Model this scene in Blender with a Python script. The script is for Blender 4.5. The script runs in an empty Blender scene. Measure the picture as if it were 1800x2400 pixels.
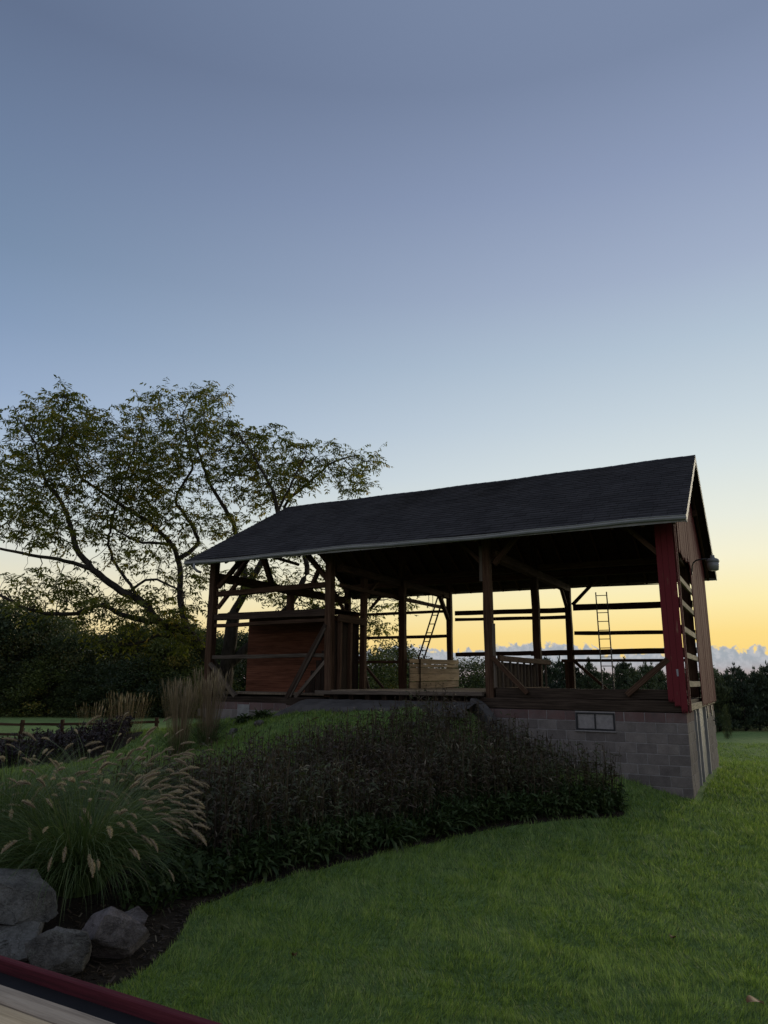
import bpy, bmesh, math, random
import numpy as np
from mathutils import Vector, Matrix, noise as mnoise
random.seed(7); rng = np.random.default_rng(7)
S = bpy.context.scene
COL = bpy.context.collection
PI = math.pi

# ---------------------------------------------------------------- camera, sky, sun, exposure
PITCH, ROLL, CAMZ = 0.2332, 0.0071, 2.217
cd = bpy.data.cameras.new('camera'); cam = bpy.data.objects.new('camera', cd); COL.objects.link(cam)
cd.sensor_fit = 'VERTICAL'; cd.sensor_height = 24.0; cd.lens = 24.0 * 1664 / 2400
cd.clip_start = 0.05; cd.clip_end = 4000
_f = Vector((0, math.cos(PITCH), math.sin(PITCH))); _u = Vector((0, -math.sin(PITCH), math.cos(PITCH))); _r = Vector((1, 0, 0))
_r2 = math.cos(ROLL) * _r + math.sin(ROLL) * _u; _u2 = -math.sin(ROLL) * _r + math.cos(ROLL) * _u
M = Matrix((_r2, _u2, -_f)).transposed().to_4x4(); M.translation = (0, 0, CAMZ)
cam.matrix_world = M; S.camera = cam
S.view_settings.view_transform = 'Standard'; S.view_settings.look = 'None'
S.view_settings.exposure = 0.0; S.view_settings.gamma = 1.0

SUN_AZ = math.radians(32)            # to the right of the view axis, just at the horizon
world = bpy.data.worlds.new('World'); S.world = world; world.use_nodes = True
def build_sky():
    nt = world.node_tree; N = nt.nodes; L = nt.links
    bg = N['Background']; bg.inputs[1].default_value = 1.0
    def node(t, **k):
        n = N.new(t)
        for a, b in k.items(): setattr(n, a, b)
        return n
    def math_(op, a, b=None, c=None, clamp=False):
        n = node('ShaderNodeMath', operation=op, use_clamp=clamp)
        for i, v in enumerate((a, b, c)):
            if v is None: continue
            if isinstance(v, (int, float)): n.inputs[i].default_value = v
            else: L.new(v, n.inputs[i])
        return n.outputs[0]
    def mrange(v, a, b, c=0.0, d=1.0, t='SMOOTHSTEP'):
        n = node('ShaderNodeMapRange', interpolation_type=t)
        L.new(v, n.inputs[0])
        for i, x in zip((1, 2, 3, 4), (a, b, c, d)): n.inputs[i].default_value = x
        return n.outputs[0]
    def mixc(f, a, b):
        n = node('ShaderNodeMix', data_type='RGBA')
        if isinstance(f, (int, float)): n.inputs[0].default_value = f
        else: L.new(f, n.inputs[0])
        for i, v in ((6, a), (7, b)):
            if isinstance(v, tuple): n.inputs[i].default_value = (*v, 1)
            else: L.new(v, n.inputs[i])
        return n.outputs[2]
    tc = node('ShaderNodeTexCoord'); nv = node('ShaderNodeVectorMath', operation='NORMALIZE')
    L.new(tc.outputs['Generated'], nv.inputs[0]); d = nv.outputs[0]
    sx = node('ShaderNodeSeparateXYZ'); L.new(d, sx.inputs[0])
    el = math_('DIVIDE', math_('ARCSINE', sx.outputs[2]), PI / 2)          # 0 horizon .. 1 zenith
    hl = math_('SQRT', math_('ADD', math_('MULTIPLY', sx.outputs[0], sx.outputs[0]), math_('MULTIPLY', sx.outputs[1], sx.outputs[1])))
    dt = math_('ADD', math_('MULTIPLY', sx.outputs[0], math.sin(SUN_AZ)), math_('MULTIPLY', sx.outputs[1], math.cos(SUN_AZ)))
    ca = math_('DIVIDE', dt, math_('MAXIMUM', hl, 0.001))
    t = math_('POWER', math_('MULTIPLY', math_('ADD', ca, 1.0), 0.5), 3.0, clamp=True)
    t2 = mrange(ca, -0.6, 0.45)
    E = [0, 3.5, 6, 9, 12, 16, 20, 25, 30, 37, 44, 60, 90]
    CS = [(.96, .62, .16), (.99, .73, .25), (.985, .85, .44), (.93, .885, .65), (.818, .843, .744), (.683, .759, .77), (.571, .663, .728), (.452, .552, .66),
          (.361, .435, .58), (.268, .33, .484), (.196, .250, .378), (.20, .255, .38), (.23, .29, .42)]
    CA = [(.79, .66, .40), (.776, .696, .49), (.725, .701, .62), (.559, .621, .65), (.372, .487, .622), (.231, .345, .56), (.150, .26, .50), (.105, .193, .385),
          (.085, .17, .30), (.087, .148, .257), (.08, .119, .207), (.13, .18, .29), (.23, .29, .42)]
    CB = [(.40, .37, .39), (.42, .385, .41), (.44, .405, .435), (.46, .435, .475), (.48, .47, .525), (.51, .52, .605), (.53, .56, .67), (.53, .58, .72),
          (.51, .575, .735), (.46, .53, .69), (.40, .47, .62), (.30, .37, .51), (.23, .29, .42)]  # unseen sky behind the camera, brightened to fill the foreground
    def ramp(cols):
        r = node('ShaderNodeValToRGB'); cr = r.color_ramp
        while len(cr.elements) < len(E): cr.elements.new(0.5)
        for e, p, c in zip(cr.elements, E, cols): e.position = p / 90; e.color = (*c, 1)
        L.new(el, r.inputs[0]); return r.outputs[0]
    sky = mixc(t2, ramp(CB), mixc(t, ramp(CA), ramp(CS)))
    # bank of far cumulus low on the horizon
    deg = math_('MULTIPLY', el, 90.0)
    def noise(scale, detail, rough=0.55, vz=1.0):
        mp = node('ShaderNodeMapping'); L.new(d, mp.inputs[0]); mp.inputs['Scale'].default_value = (1, 1, vz)
        n = node('ShaderNodeTexNoise'); L.new(mp.outputs[0], n.inputs[0]); n.inputs['Scale'].default_value = scale
        n.inputs['Detail'].default_value = detail; n.inputs['Roughness'].default_value = rough; return n.outputs[0]
    def billow(n): return math_('ABSOLUTE', math_('SUBTRACT', n, 0.5))
    top = math_('ADD', math_('MULTIPLY', noise(9, 1, vz=.2), 2.4), 1.65)
    top = math_('SUBTRACT', top, math_('MULTIPLY', billow(noise(55, 1, vz=.9)), 2.6))
    top = math_('SUBTRACT', top, math_('MULTIPLY', billow(noise(150, 2, .5, vz=.9)), 1.1))
    depth = math_('SUBTRACT', top, deg)
    mask = mrange(depth, -0.06, 0.16)
    rim = mrange(depth, 0.02, 0.22, 1.0, 0.0)
    body = mixc(mrange(deg, 0.2, 1.9), (.44, .37, .39), (.33, .385, .455))
    relief = mrange(noise(120, 3, .6), .38, .66)
    body = mixc(math_('MULTIPLY', relief, mrange(deg, .5, 1.8)), body, (.46, .49, .55))
    body = mixc(math_('MULTIPLY', rim, .40), body, (.90, .76, .48))
    fade = math_('MULTIPLY', mask, mrange(ca, 0.25, 0.75))
    sky = mixc(math_('MULTIPLY', fade, 0.94), sky, body)
    below = mrange(deg, -1.2, -0.3)
    sky = mixc(below, (.03, .035, .03), sky)
    L.new(sky, bg.inputs[0])
build_sky()
sl = bpy.data.lights.new('sun', 'SUN'); sun = bpy.data.objects.new('sun', sl); COL.objects.link(sun)
sl.energy = 2.0; sl.angle = math.radians(34); sl.color = (1, .86, .62)
_se = math.radians(10); _sa = math.radians(35)     # the glow of dawn over the field
_sd = Vector((math.sin(_sa) * math.cos(_se), math.cos(_sa) * math.cos(_se), math.sin(_se)))
sun.rotation_euler = _sd.to_track_quat('Z', 'Y').to_euler()

# ---------------------------------------------------------------- helpers
def tag(o, label=None, cat=None, group=None, kind=None):
    if label: o['label'] = label
    if cat: o['category'] = cat
    if group: o['group'] = group
    if kind: o['kind'] = kind
    return o
def empty(name, loc=(0, 0, 0), rz=0.0, parent=None):
    o = bpy.data.objects.new(name, None); COL.objects.link(o); o.location = loc; o.rotation_euler = (0, 0, rz)
    o.empty_display_size = .1
    if parent: o.parent = parent
    return o
def link(name, me, parent=None, mat=None, M=None):
    o = bpy.data.objects.new(name, me); COL.objects.link(o)
    if mat is not None and not me.materials: me.materials.append(mat)
    if parent: o.parent = parent
    if M is not None: o.matrix_local = M
    return o
def mesh_np(name, V, F, mats=None, midx=None, tint=None, smooth=False):
    """V (n,3); F (m,k) array of equal-size polygons"""
    V = np.asarray(V, np.float32); F = np.asarray(F, np.int32); k = F.shape[1]
    me = bpy.data.meshes.new(name); me.vertices.add(len(V)); me.vertices.foreach_set('co', V.ravel())
    me.loops.add(F.size); me.loops.foreach_set('vertex_index', F.ravel())
    me.polygons.add(len(F)); me.polygons.foreach_set('loop_start', np.arange(0, F.size, k, dtype=np.int32))
    if mats:
        for m in mats: me.materials.append(m)
    if midx is not None: me.polygons.foreach_set('material_index', np.asarray(midx, np.int32))
    if smooth: me.polygons.foreach_set('use_smooth', np.ones(len(F), bool))
    if tint is not None:
        a = me.attributes.new('tint', 'FLOAT', 'FACE'); a.data.foreach_set('value', np.asarray(tint, np.float32))
    me.update(calc_edges=True); return me
def mesh_py(name, V, F, mat=None, smooth=False):
    me = bpy.data.meshes.new(name); me.from_pydata([tuple(v) for v in V], [], F)
    if mat: me.materials.append(mat)
    if smooth:
        for p in me.polygons: p.use_smooth = True
    me.update(); return me
def basis(p0, p1, up=Vector((0, 0, 1))):
    p0, p1 = Vector(p0), Vector(p1); z = (p1 - p0); Ln = z.length; z.normalize()
    up = Vector(up)
    if abs(z.dot(up)) > .97: up = Vector((0, 1, 0))
    x = up.cross(z).normalized(); y = z.cross(x)
    Mx = Matrix((x, y, z)).transposed().to_4x4(); Mx.translation = p0
    return Mx, Ln
def beam_mesh(w, h, Ln, jit=0.0, cham=.012, seg=None, sag=0.0, rag=0.0, seed=0):
    """box along +z, x width, y height; chamfered, hewn"""
    r = random.Random(seed or random.random())
    n = seg or max(1, min(14, int(Ln / .45))) if jit > 0 else (seg or 1)
    c = min(cham, w * .3, h * .3); a, b = w / 2, h / 2
    sec = [(-a + c, -b), (a - c, -b), (a, -b + c), (a, b - c), (a - c, b), (-a + c, b), (-a, b - c), (-a, -b + c)]
    V = []; F = []
    ox, oy = r.random() * 99, r.random() * 99
    for i in range(n + 1):
        z = Ln * i / n; tt = i / n
        dx = jit * mnoise.noise((ox, z * .9, 1)) * 1.2; dy = jit * mnoise.noise((oy, z * .9, 5)) * 1.2 - sag * 4 * tt * (1 - tt)
        for j, (x, y) in enumerate(sec):
            k = 1 + (mnoise.noise((j * 1.7 + ox, z * 1.6, oy)) * jit * 3.2 / max(w, h))
            zz = z
            if rag and i == 0: zz += r.uniform(0, rag)
            V.append((x * k + dx, y * k + dy, zz))
    for i in range(n):
        for j in range(8):
            F.append((i * 8 + j, i * 8 + (j + 1) % 8, (i + 1) * 8 + (j + 1) % 8, (i + 1) * 8 + j))
    F.append(tuple(range(7, -1, -1))); F.append(tuple(n * 8 + j for j in range(8)))
    return V, F
def beam(parent, name, p0, p1, w, h, mat, jit=.008, up=(0, 0, 1), sag=0.0, cham=.012, rag=0.0):
    Mx, Ln = basis(p0, p1, up); V, F = beam_mesh(w, h, Ln, jit, cham, sag=sag, rag=rag)
    return link(name, mesh_py(name, V, F, mat), parent, M=Mx)
def box_mesh(name, x0, x1, y0, y1, z0, z1, mat, c=.004):
    bm = bmesh.new(); bmesh.ops.create_cube(bm, size=1)
    for v in bm.verts: v.co = ((x0 + x1) / 2 + v.co.x * (x1 - x0), (y0 + y1) / 2 + v.co.y * (y1 - y0), (z0 + z1) / 2 + v.co.z * (z1 - z0))
    if c: bmesh.ops.bevel(bm, geom=bm.edges[:], offset=c, segments=1, affect='EDGES')
    me = bpy.data.meshes.new(name); bm.to_mesh(me); bm.free(); me.materials.append(mat); return me
def tube(pts, rad, sides=6, cap=True):
    """swept tube -> V,F(list)"""
    V = []; F = []; pts = [Vector(p) for p in pts]; n = len(pts)
    ref = Vector((.3, .2, 1)).normalized()
    for i, p in enumerate(pts):
        t = (pts[min(i + 1, n - 1)] - pts[max(i - 1, 0)]).normalized()
        a = t.cross(ref)
        if a.length < 1e-3: a = t.cross(Vector((1, 0, 0)))
        a.normalize(); b = t.cross(a)
        r = rad[i] if isinstance(rad, (list, tuple)) else rad
        for j in range(sides):
            an = 2 * PI * j / sides; V.append(p + (a * math.cos(an) + b * math.sin(an)) * r)
    for i in range(n - 1):
        for j in range(sides):
            F.append((i * sides + j, i * sides + (j + 1) % sides, (i + 1) * sides + (j + 1) % sides, (i + 1) * sides + j))
    if cap: F.append(tuple(range(sides - 1, -1, -1))); F.append(tuple((n - 1) * sides + j for j in range(sides)))
    return V, F
def at(px, py, Y):
    """a point of the place seen at photo pixel (1800x2400), at distance Y along the view"""
    dd = _f + _r2 * ((px - 900) / 1664) + _u2 * ((1200 - py) / 1664)
    return dd * (Y / dd.y) + Vector((0, 0, CAMZ))

# ---------------------------------------------------------------- materials
MATS = {}
def material(name, rough=.8, spec=.25):
    m = bpy.data.materials.new(name); m.use_nodes = True; b = m.node_tree.nodes['Principled BSDF']
    b.inputs['Roughness'].default_value = rough; b.inputs['Specular IOR Level'].default_value = spec
    MATS[name] = m; return m, m.node_tree, b
def nnoise(nt, vec, scale, detail=4, rough=.55, mapscale=None, rnd=True):
    N, L = nt.nodes, nt.links
    tcv = N.new('ShaderNodeTexCoord').outputs[vec]
    if rnd:
        oi = N.new('ShaderNodeObjectInfo'); mul = N.new('ShaderNodeVectorMath'); mul.operation = 'MULTIPLY_ADD'
        cx = N.new('ShaderNodeCombineXYZ')
        for i in range(3): L.new(oi.outputs['Random'], cx.inputs[i])
        mul.inputs[1].default_value = (37, 23, 11); L.new(cx.outputs[0], mul.inputs[0]); L.new(tcv, mul.inputs[2]); tcv = mul.outputs[0]
    if mapscale:
        mp = N.new('ShaderNodeMapping'); mp.inputs['Scale'].default_value = mapscale; L.new(tcv, mp.inputs[0]); tcv = mp.outputs[0]
    n = N.new('ShaderNodeTexNoise'); n.inputs['Scale'].default_value = scale; n.inputs['Detail'].default_value = detail
    n.inputs['Roughness'].default_value = rough; L.new(tcv, n.inputs[0]); return n.outputs[0]
def nramp(nt, fac, stops):
    r = nt.nodes.new('ShaderNodeValToRGB'); cr = r.color_ramp
    while len(cr.elements) < len(stops): cr.elements.new(.5)
    for e, (p, c) in zip(cr.elements, stops): e.position = p; e.color = (*c, 1)
    nt.links.new(fac, r.inputs[0]); return r.outputs[0]
def nmix(nt, f, a, b, mode='MIX'):
    n = nt.nodes.new('ShaderNodeMix'); n.data_type = 'RGBA'; n.blend_type = mode
    for i, v in ((0, f), (6, a), (7, b)):
        if isinstance(v, (int, float)): n.inputs[i].default_value = v
        elif isinstance(v, tuple): n.inputs[i].default_value = (*v, 1)
        else: nt.links.new(v, n.inputs[i])
    return n.outputs[2]
def nbump(nt, b, h, strength=.4, dist=.01):
    n = nt.nodes.new('ShaderNodeBump'); n.inputs['Strength'].default_value = strength; n.inputs['Distance'].default_value = dist
    nt.links.new(h, n.inputs['Height']); nt.links.new(n.outputs[0], b.inputs['Normal'])
def nmath(nt, op, a, b):
    n = nt.nodes.new('ShaderNodeMath'); n.operation = op
    for i, v in enumerate((a, b)):
        if isinstance(v, (int, float)): n.inputs[i].default_value = v
        else: nt.links.new(v, n.inputs[i])
    return n.outputs[0]
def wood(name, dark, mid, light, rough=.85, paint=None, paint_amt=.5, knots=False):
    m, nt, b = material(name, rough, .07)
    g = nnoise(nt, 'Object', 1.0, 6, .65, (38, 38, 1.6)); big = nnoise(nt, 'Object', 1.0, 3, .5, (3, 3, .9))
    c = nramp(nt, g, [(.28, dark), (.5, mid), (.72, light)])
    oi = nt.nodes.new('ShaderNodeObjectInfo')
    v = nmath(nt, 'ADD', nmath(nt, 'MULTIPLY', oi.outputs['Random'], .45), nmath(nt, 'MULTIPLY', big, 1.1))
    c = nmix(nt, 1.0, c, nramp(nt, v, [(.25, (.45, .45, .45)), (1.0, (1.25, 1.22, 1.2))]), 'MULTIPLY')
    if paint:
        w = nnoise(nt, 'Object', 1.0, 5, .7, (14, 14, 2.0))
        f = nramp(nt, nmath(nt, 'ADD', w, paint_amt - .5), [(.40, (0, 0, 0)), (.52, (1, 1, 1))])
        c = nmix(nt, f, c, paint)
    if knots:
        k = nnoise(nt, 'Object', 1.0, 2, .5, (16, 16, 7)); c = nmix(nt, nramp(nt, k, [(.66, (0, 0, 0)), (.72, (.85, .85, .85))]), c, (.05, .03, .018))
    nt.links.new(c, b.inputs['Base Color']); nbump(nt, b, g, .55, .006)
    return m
wood('hewn_wood', (.018, .010, .006), (.056, .032, .020), (.10, .062, .040))
wood('sill_wood', (.011, .008, .006), (.033, .024, .018), (.064, .048, .036))
wood('weathered_wood', (.038, .030, .024), (.085, .069, .054), (.145, .122, .097))
wood('floor_wood', (.09, .070, .05), (.17, .135, .095), (.26, .21, .155))
wood('pale_plank', (.15, .105, .065), (.34, .26, .17), (.46, .37, .26), knots=True)
wood('granary_plank', (.045, .018, .011), (.120, .048, .028), (.18, .080, .050))
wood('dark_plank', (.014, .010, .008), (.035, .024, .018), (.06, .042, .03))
wood('girt_wood', (.15, .12, .08), (.30, .25, .17), (.42, .36, .26))
wood('red_board', (.10, .05, .035), (.16, .08, .055), (.24, .13, .09), paint=(.130, .022, .026), paint_amt=.64)
wood('siding_board', (.045, .027, .020), (.085, .050, .035), (.14, .088, .058), paint=(.095, .024, .023), paint_amt=.70)
wood('deck_plank', (.13, .105, .08), (.25, .205, .155), (.34, .29, .225))
wood('new_deck_plank', (.20, .155, .095), (.37, .29, .185), (.47, .38, .25))
wood('red_deck_board', (.030, .010, .012), (.062, .014, .019), (.09, .022, .028), rough=.8)
def plain(name, col, rough=.6, spec=.3, metal=0.0, var=.25, scale=6, bump=0, vec='Object'):
    m, nt, b = material(name, rough, spec); b.inputs['Metallic'].default_value = metal
    n = nnoise(nt, vec, scale, 5, .6)
    lo = tuple(x * (1 - var) for x in col); hi = tuple(min(1, x * (1 + var)) for x in col)
    nt.links.new(nramp(nt, n, [(.3, lo), (.7, hi)]), b.inputs['Base Color'])
    if bump: nbump(nt, b, nnoise(nt, vec, scale * 6, 6, .65), bump, .01)
    return m
plain('gutter_metal', (.22, .225, .23), .4, .5, 0, .15, 3)
plain('fascia_paint', (.22, .215, .205), .6, .3, 0, .2, 5)
plain('shade_paint', (.17, .17, .165), .5, .4, 0, .25, 9)
plain('iron', (.035, .032, .03), .55, .4, .6, .3, 20)
plain('black_frame', (.018, .018, .018), .6, .3)
plain('door_paint', (.14, .14, .135), .55, .3, 0, .2, 2)
plain('trim_paint', (.24, .23, .215), .6, .3, 0, .15, 4)
plain('concrete', (.065, .060, .056), .9, .15, 0, .3, 4, .5)
plain('mortar', (.21, .195, .185), .95, .1, 0, .2, 12, .4)
plain('black_edge', (.012, .011, .012), .8, .1, 0, .3, 3, .1)
plain('aluminium', (.16, .15, .14), .55, .4, .3, .25, 9)
plain('lens', (.20, .195, .18), .35, .5, 0, .1, 5)
plain('leaf_litter', (.11, .055, .018), .7, .2, 0, .35, 12)
def m_block(name, base, red):
    m, nt, b = material(name, .93, .12)
    oi = nt.nodes.new('ShaderNodeObjectInfo')
    n = nnoise(nt, 'Object', 3.2, 5, .62); fine = nnoise(nt, 'Object', 55, 4, .7)
    c = nramp(nt, n, [(.3, tuple(x * .72 for x in base)), (.7, tuple(x * 1.2 for x in base))])
    c = nmix(nt, 1.0, c, nramp(nt, oi.outputs['Random'], [(0, (.78, .76, .76)), (.5, (.96, .95, .95)), (1, (1.10, 1.08, 1.06))]), 'MULTIPLY')
    c = nmix(nt, .5, c, nramp(nt, fine, [(.3, (.55, .55, .55)), (.7, (1.2, 1.2, 1.2))]), 'MULTIPLY')
    if red: c = nmix(nt, nramp(nt, nnoise(nt, 'Object', 5, 4), [(.35, (.05, .05, .05)), (.65, (.55, .55, .55))]), c, (.13, .062, .055))
    nt.links.new(c, b.inputs['Base Color']); nbump(nt, b, fine, .6, .006); return m
m_block('block_grey', (.165, .146, .134), False); m_block('block_stained', (.135, .105, .098), True)
def m_shingle():
    m, nt, b = material('shingle', .85, .2)
    at_ = nt.nodes.new('ShaderNodeAttribute'); at_.attribute_name = 'tint'
    g = nnoise(nt, 'Object', 220, 2, .7, rnd=False); big = nnoise(nt, 'Object', 1.2, 4, .6, rnd=False)
    c = nramp(nt, nmath(nt, 'ADD', nmath(nt, 'MULTIPLY', at_.outputs['Fac'], .22), nmath(nt, 'MULTIPLY', big, .8)), [(.2, (.018, .017, .019)), (.8, (.048, .046, .049))])
    c = nmix(nt, .5, c, nramp(nt, g, [(.35, (.5, .5, .5)), (.65, (1.5, 1.5, 1.5))]), 'MULTIPLY')
    nt.links.new(c, b.inputs['Base Color']); nbump(nt, b, g, .4, .003)
m_shingle()
plain('shingle_edge', (.018, .017, .018), .9, .1)  # dark cut edges; the tone also paints shadow lines between the courses
def m_glass():
    m, nt, b = material('window_glass', .6, .08)
    n = nnoise(nt, 'Object', 4, 5, .6); nt.links.new(nramp(nt, n, [(.3, (.012, .014, .014)), (.75, (.038, .042, .041))]), b.inputs['Base Color'])
m_glass()
def foliage(name, stops, trans=.35, rough=.55, spec=.25, objvar=None, sheen=0):
    """leaf material: colour from the face's own tint, light passing through"""
    m, nt, b = material(name, rough, spec)
    a = nt.nodes.new('ShaderNodeAttribute'); a.attribute_name = 'tint'
    c = nramp(nt, a.outputs['Fac'], stops)
    if objvar:
        oi = nt.nodes.new('ShaderNodeObjectInfo'); c = nmix(nt, 1.0, c, nramp(nt, oi.outputs['Random'], objvar), 'MULTIPLY')
    if sheen: b.inputs['Sheen Weight'].default_value = sheen; b.inputs['Sheen Roughness'].default_value = .4; b.inputs['Sheen Tint'].default_value = (.75, .9, .45, 1)
    nt.links.new(c, b.inputs['Base Color'])
    if trans:
        t = nt.nodes.new('ShaderNodeBsdfTranslucent'); nt.links.new(nmix(nt, 1.0, c, (1.3, 1.35, .7), 'MULTIPLY'), t.inputs[0])
        mx = nt.nodes.new('ShaderNodeMixShader'); mx.inputs[0].default_value = trans
        nt.links.new(b.outputs[0], mx.inputs[1]); nt.links.new(t.outputs[0], mx.inputs[2])
        nt.links.new(mx.outputs[0], nt.nodes['Material Output'].inputs[0])
    return m
foliage('grass_blade', [(0, (.040, .072, .018)), (.45, (.145, .225, .053)), (.8, (.26, .35, .10)), (1, (.36, .35, .17))], .45, .45, .3, sheen=.05)
foliage('walnut_leaf', [(0, (.045, .058, .014)), (.5, (.115, .125, .026)), (.85, (.22, .19, .036)), (1, (.30, .21, .042))], .5)
foliage('wood_leaf', [(0, (.030, .044, .018)), (.6, (.060, .080, .030)), (.93, (.10, .105, .035)), (1, (.18, .12, .03))], .25, objvar=[(0, (.55, .62, .65)), (.4, (.9, .9, .85)), (.75, (1.25, 1.2, .8)), (1, (1.7, 1.45, .7))])
foliage('needle', [(0, (.028, .042, .024)), (.6, (.055, .075, .040)), (1, (.085, .10, .050))], .15, objvar=[(0, (.6, .65, .7)), (.5, (.95, .95, .9)), (1, (1.4, 1.3, 1.0))])
foliage('perennial', [(0, (.022, .015, .011)), (.35, (.078, .055, .034)), (.6, (.046, .055, .024)), (.85, (.080, .092, .040)), (1, (.17, .14, .095))], .2)
foliage('purple_perennial', [(0, (.014, .009, .010)), (.6, (.032, .020, .022)), (1, (.055, .045, .032))], .15)
foliage('strap_leaf', [(0, (.018, .032, .010)), (.7, (.042, .066, .020)), (1, (.09, .11, .045))], .25, .5, .15)
foliage('fountain_blade', [(0, (.036, .060, .018)), (.6, (.090, .138, .042)), (.9, (.16, .19, .08)), (1, (.26, .22, .12))], .3, .45, .35)
foliage('plume', [(0, (.20, .155, .115)), (.6, (.40, .32, .235)), (1, (.56, .47, .36))], .4, .8, .1)
foliage('reed', [(0, (.13, .095, .060)), (.6, (.27, .205, .135)), (1, (.42, .34, .235))], .3, .8, .1)
def m_ground(name, stops, scale, bump, sheen=0):
    m, nt, b = material(name, .95, .1); b.inputs['Sheen Weight'].default_value = sheen; b.inputs['Sheen Roughness'].default_value = .35; b.inputs['Sheen Tint'].default_value = (.75, .9, .45, 1)
    n = nnoise(nt, 'Object', scale, 8, .7, rnd=False); big = nnoise(nt, 'Object', .35, 4, .55, rnd=False); mid = nnoise(nt, 'Object', 2.2, 5, .6, rnd=False)
    c = nramp(nt, nmath(nt, 'ADD', nmath(nt, 'MULTIPLY', n, .6), nmath(nt, 'MULTIPLY', mid, .4)), stops)
    c = nmix(nt, .6, c, nramp(nt, big, [(.35, (.7, .75, .7)), (.68, (1.2, 1.18, 1.1))]), 'MULTIPLY')
    nt.links.new(c, b.inputs['Base Color']); nbump(nt, b, n, bump, .03)
m_ground('lawn_ground', [(.3, (.035, .062, .018)), (.5, (.10, .165, .046)), (.72, (.20, .26, .088))], 30, .9, .13)
m_ground('soil', [(.3, (.010, .008, .006)), (.55, (.028, .021, .015)), (.75, (.060, .045, .032))], 25, 1.0)
def m_bark():
    m, nt, b = material('bark', .95, .1)
    n = nnoise(nt, 'Object', 9, 6, .7, (1, 1, .25), rnd=False); nt.links.new(nramp(nt, n, [(.3, (.018, .015, .012)), (.7, (.075, .064, .052))]), b.inputs['Base Color'])
    nbump(nt, b, n, 1.0, .03)
m_bark()
def m_stone(name, a, c_):
    m, nt, b = material(name, .9, .2)
    n = nnoise(nt, 'Object', 4.5, 9, .72); f = nnoise(nt, 'Object', 60, 4, .7)
    c = nramp(nt, n, [(.36, a), (.62, c_)]); c = nmix(nt, .6, c, nramp(nt, f, [(.32, (.5, .5, .5)), (.7, (1.35, 1.35, 1.35))]), 'MULTIPLY')
    v = nnoise(nt, 'Object', 2.6, 5, .6, (1, 1, 2.2)); cr_ = nmath(nt, 'ABSOLUTE', nmath(nt, 'SUBTRACT', v, .5), 0)
    c = nmix(nt, 1.0, c, nramp(nt, cr_, [(.0, (.62, .60, .58)), (.010, (1, 1, 1))]), 'MULTIPLY')
    li = nnoise(nt, 'Object', 7, 6, .75); c = nmix(nt, nramp(nt, li, [(.60, (0, 0, 0)), (.68, (.55, .55, .55))]), c, (.20, .21, .17))
    nt.links.new(c, b.inputs['Base Color']); nbump(nt, b, nmath(nt, 'ADD', nnoise(nt, 'Object', 14, 9, .72), nmath(nt, 'MULTIPLY', nmath(nt, 'MINIMUM', cr_, .012), 10)), 1.0, .05)
m_stone('stone_grey', (.070, .066, .057), (.205, .195, .172)); m_stone('stone_pink', (.06, .050, .047), (.19, .165, .158)); m_stone('stone_brown', (.045, .041, .035), (.17, .158, .138))
# ---------------------------------------------------------------- terrain
BX, BY, BZ, BA = 6.0791, 14.7333, 1.624, 1.0831       # barn corner, block top height, turn
_bu = np.array([-math.sin(BA), math.cos(BA)]); _bv = np.array([math.cos(BA), math.sin(BA)])
def W2(s, w): return (BX + _bu[0] * s + _bv[0] * w, BY + _bu[1] * s + _bv[1] * w)
def SW(x, y):
    dx, dy = x - BX, y - BY; return dx * _bu[0] + dy * _bu[1], dx * _bv[0] + dy * _bv[1]
ctrl = []
for s, w, z in [(0, 0, 0), (1.58, 0, .42), (2.25, 0, .62), (3.6, 0, .98), (4.5, 0, 1.60), (6.3, 0, 1.64), (8.3, 0, 1.62), (9.6, 0, 1.42), (12.05, 0, 1.10), (14.5, 0, .7),
                (5, -1, 1.5), (6.5, -1, 1.53), (8, -1, 1.5), (2.5, -1, .5), (0, -1.2, 0), (10.5, -1, 1.08), (3.6, -1, .95),
                (5.7, -3.3, .75), (8, -3.3, .88), (3.5, -3, .38), (2, -3, .12), (10.3, -2.9, .65), (5, -6, .25), (8, -6, .42), (10.5, -6, .4),
                (4, -8.3, .02), (7, -8.5, .2), (12.5, 3, .6), (13.5, 8, -.1), (6, 9, -.25), (0, 8, -.14), (-.5, 3, -.02), (-3, 3, -.05), (17, 1, .3)]:
    x, y = W2(s, w); ctrl.append((x, y, z))
ctrl += [(0, 5.4, 0), (2.5, 5.4, 0), (-1.9, 6.1, 0), (0, 0, .05), (5, 8, 0), (8, 12, 0), (11, 18, -.12), (4, 12.87, 0), (2.82, 12.45, 0), (1.63, 11.89, 0), (.5, 10.54, 0),
         (-.4, 9.8, 0), (-1.2, 8.9, 0), (-1.88, 7.64, 0), (-3, 7.5, .26), (-4, 9, .36), (-2.9, 6.9, .16), (-5, 6, .2), (-3, 4, .0), (-5.2, 15, .45), (-10.5, 34, -.62), (-9, 24, -.3), (-9.5, 19, .12), (-7, 18.5, .28), (-8, 14, .35),
         (17, 33, -.45), (26, 47, -.6), (-15, 57, -.6), (0, 57, -.6), (30, 15, -.2), (-20, 15, 0), (-25, 35, -.5), (10, 40, -.55), (20, 0, 0), (-20, -5, 0), (0, -10, .05)]
ctrl = np.array(ctrl)
def _tps(r2): return np.where(r2 > 1e-9, .5 * r2 * np.log(np.maximum(r2, 1e-9)), 0)
_P = ctrl[:, :2]; _n = len(_P)
_K = _tps(((_P[:, None] - _P[None]) ** 2).sum(-1)) + np.eye(_n) * .12
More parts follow.
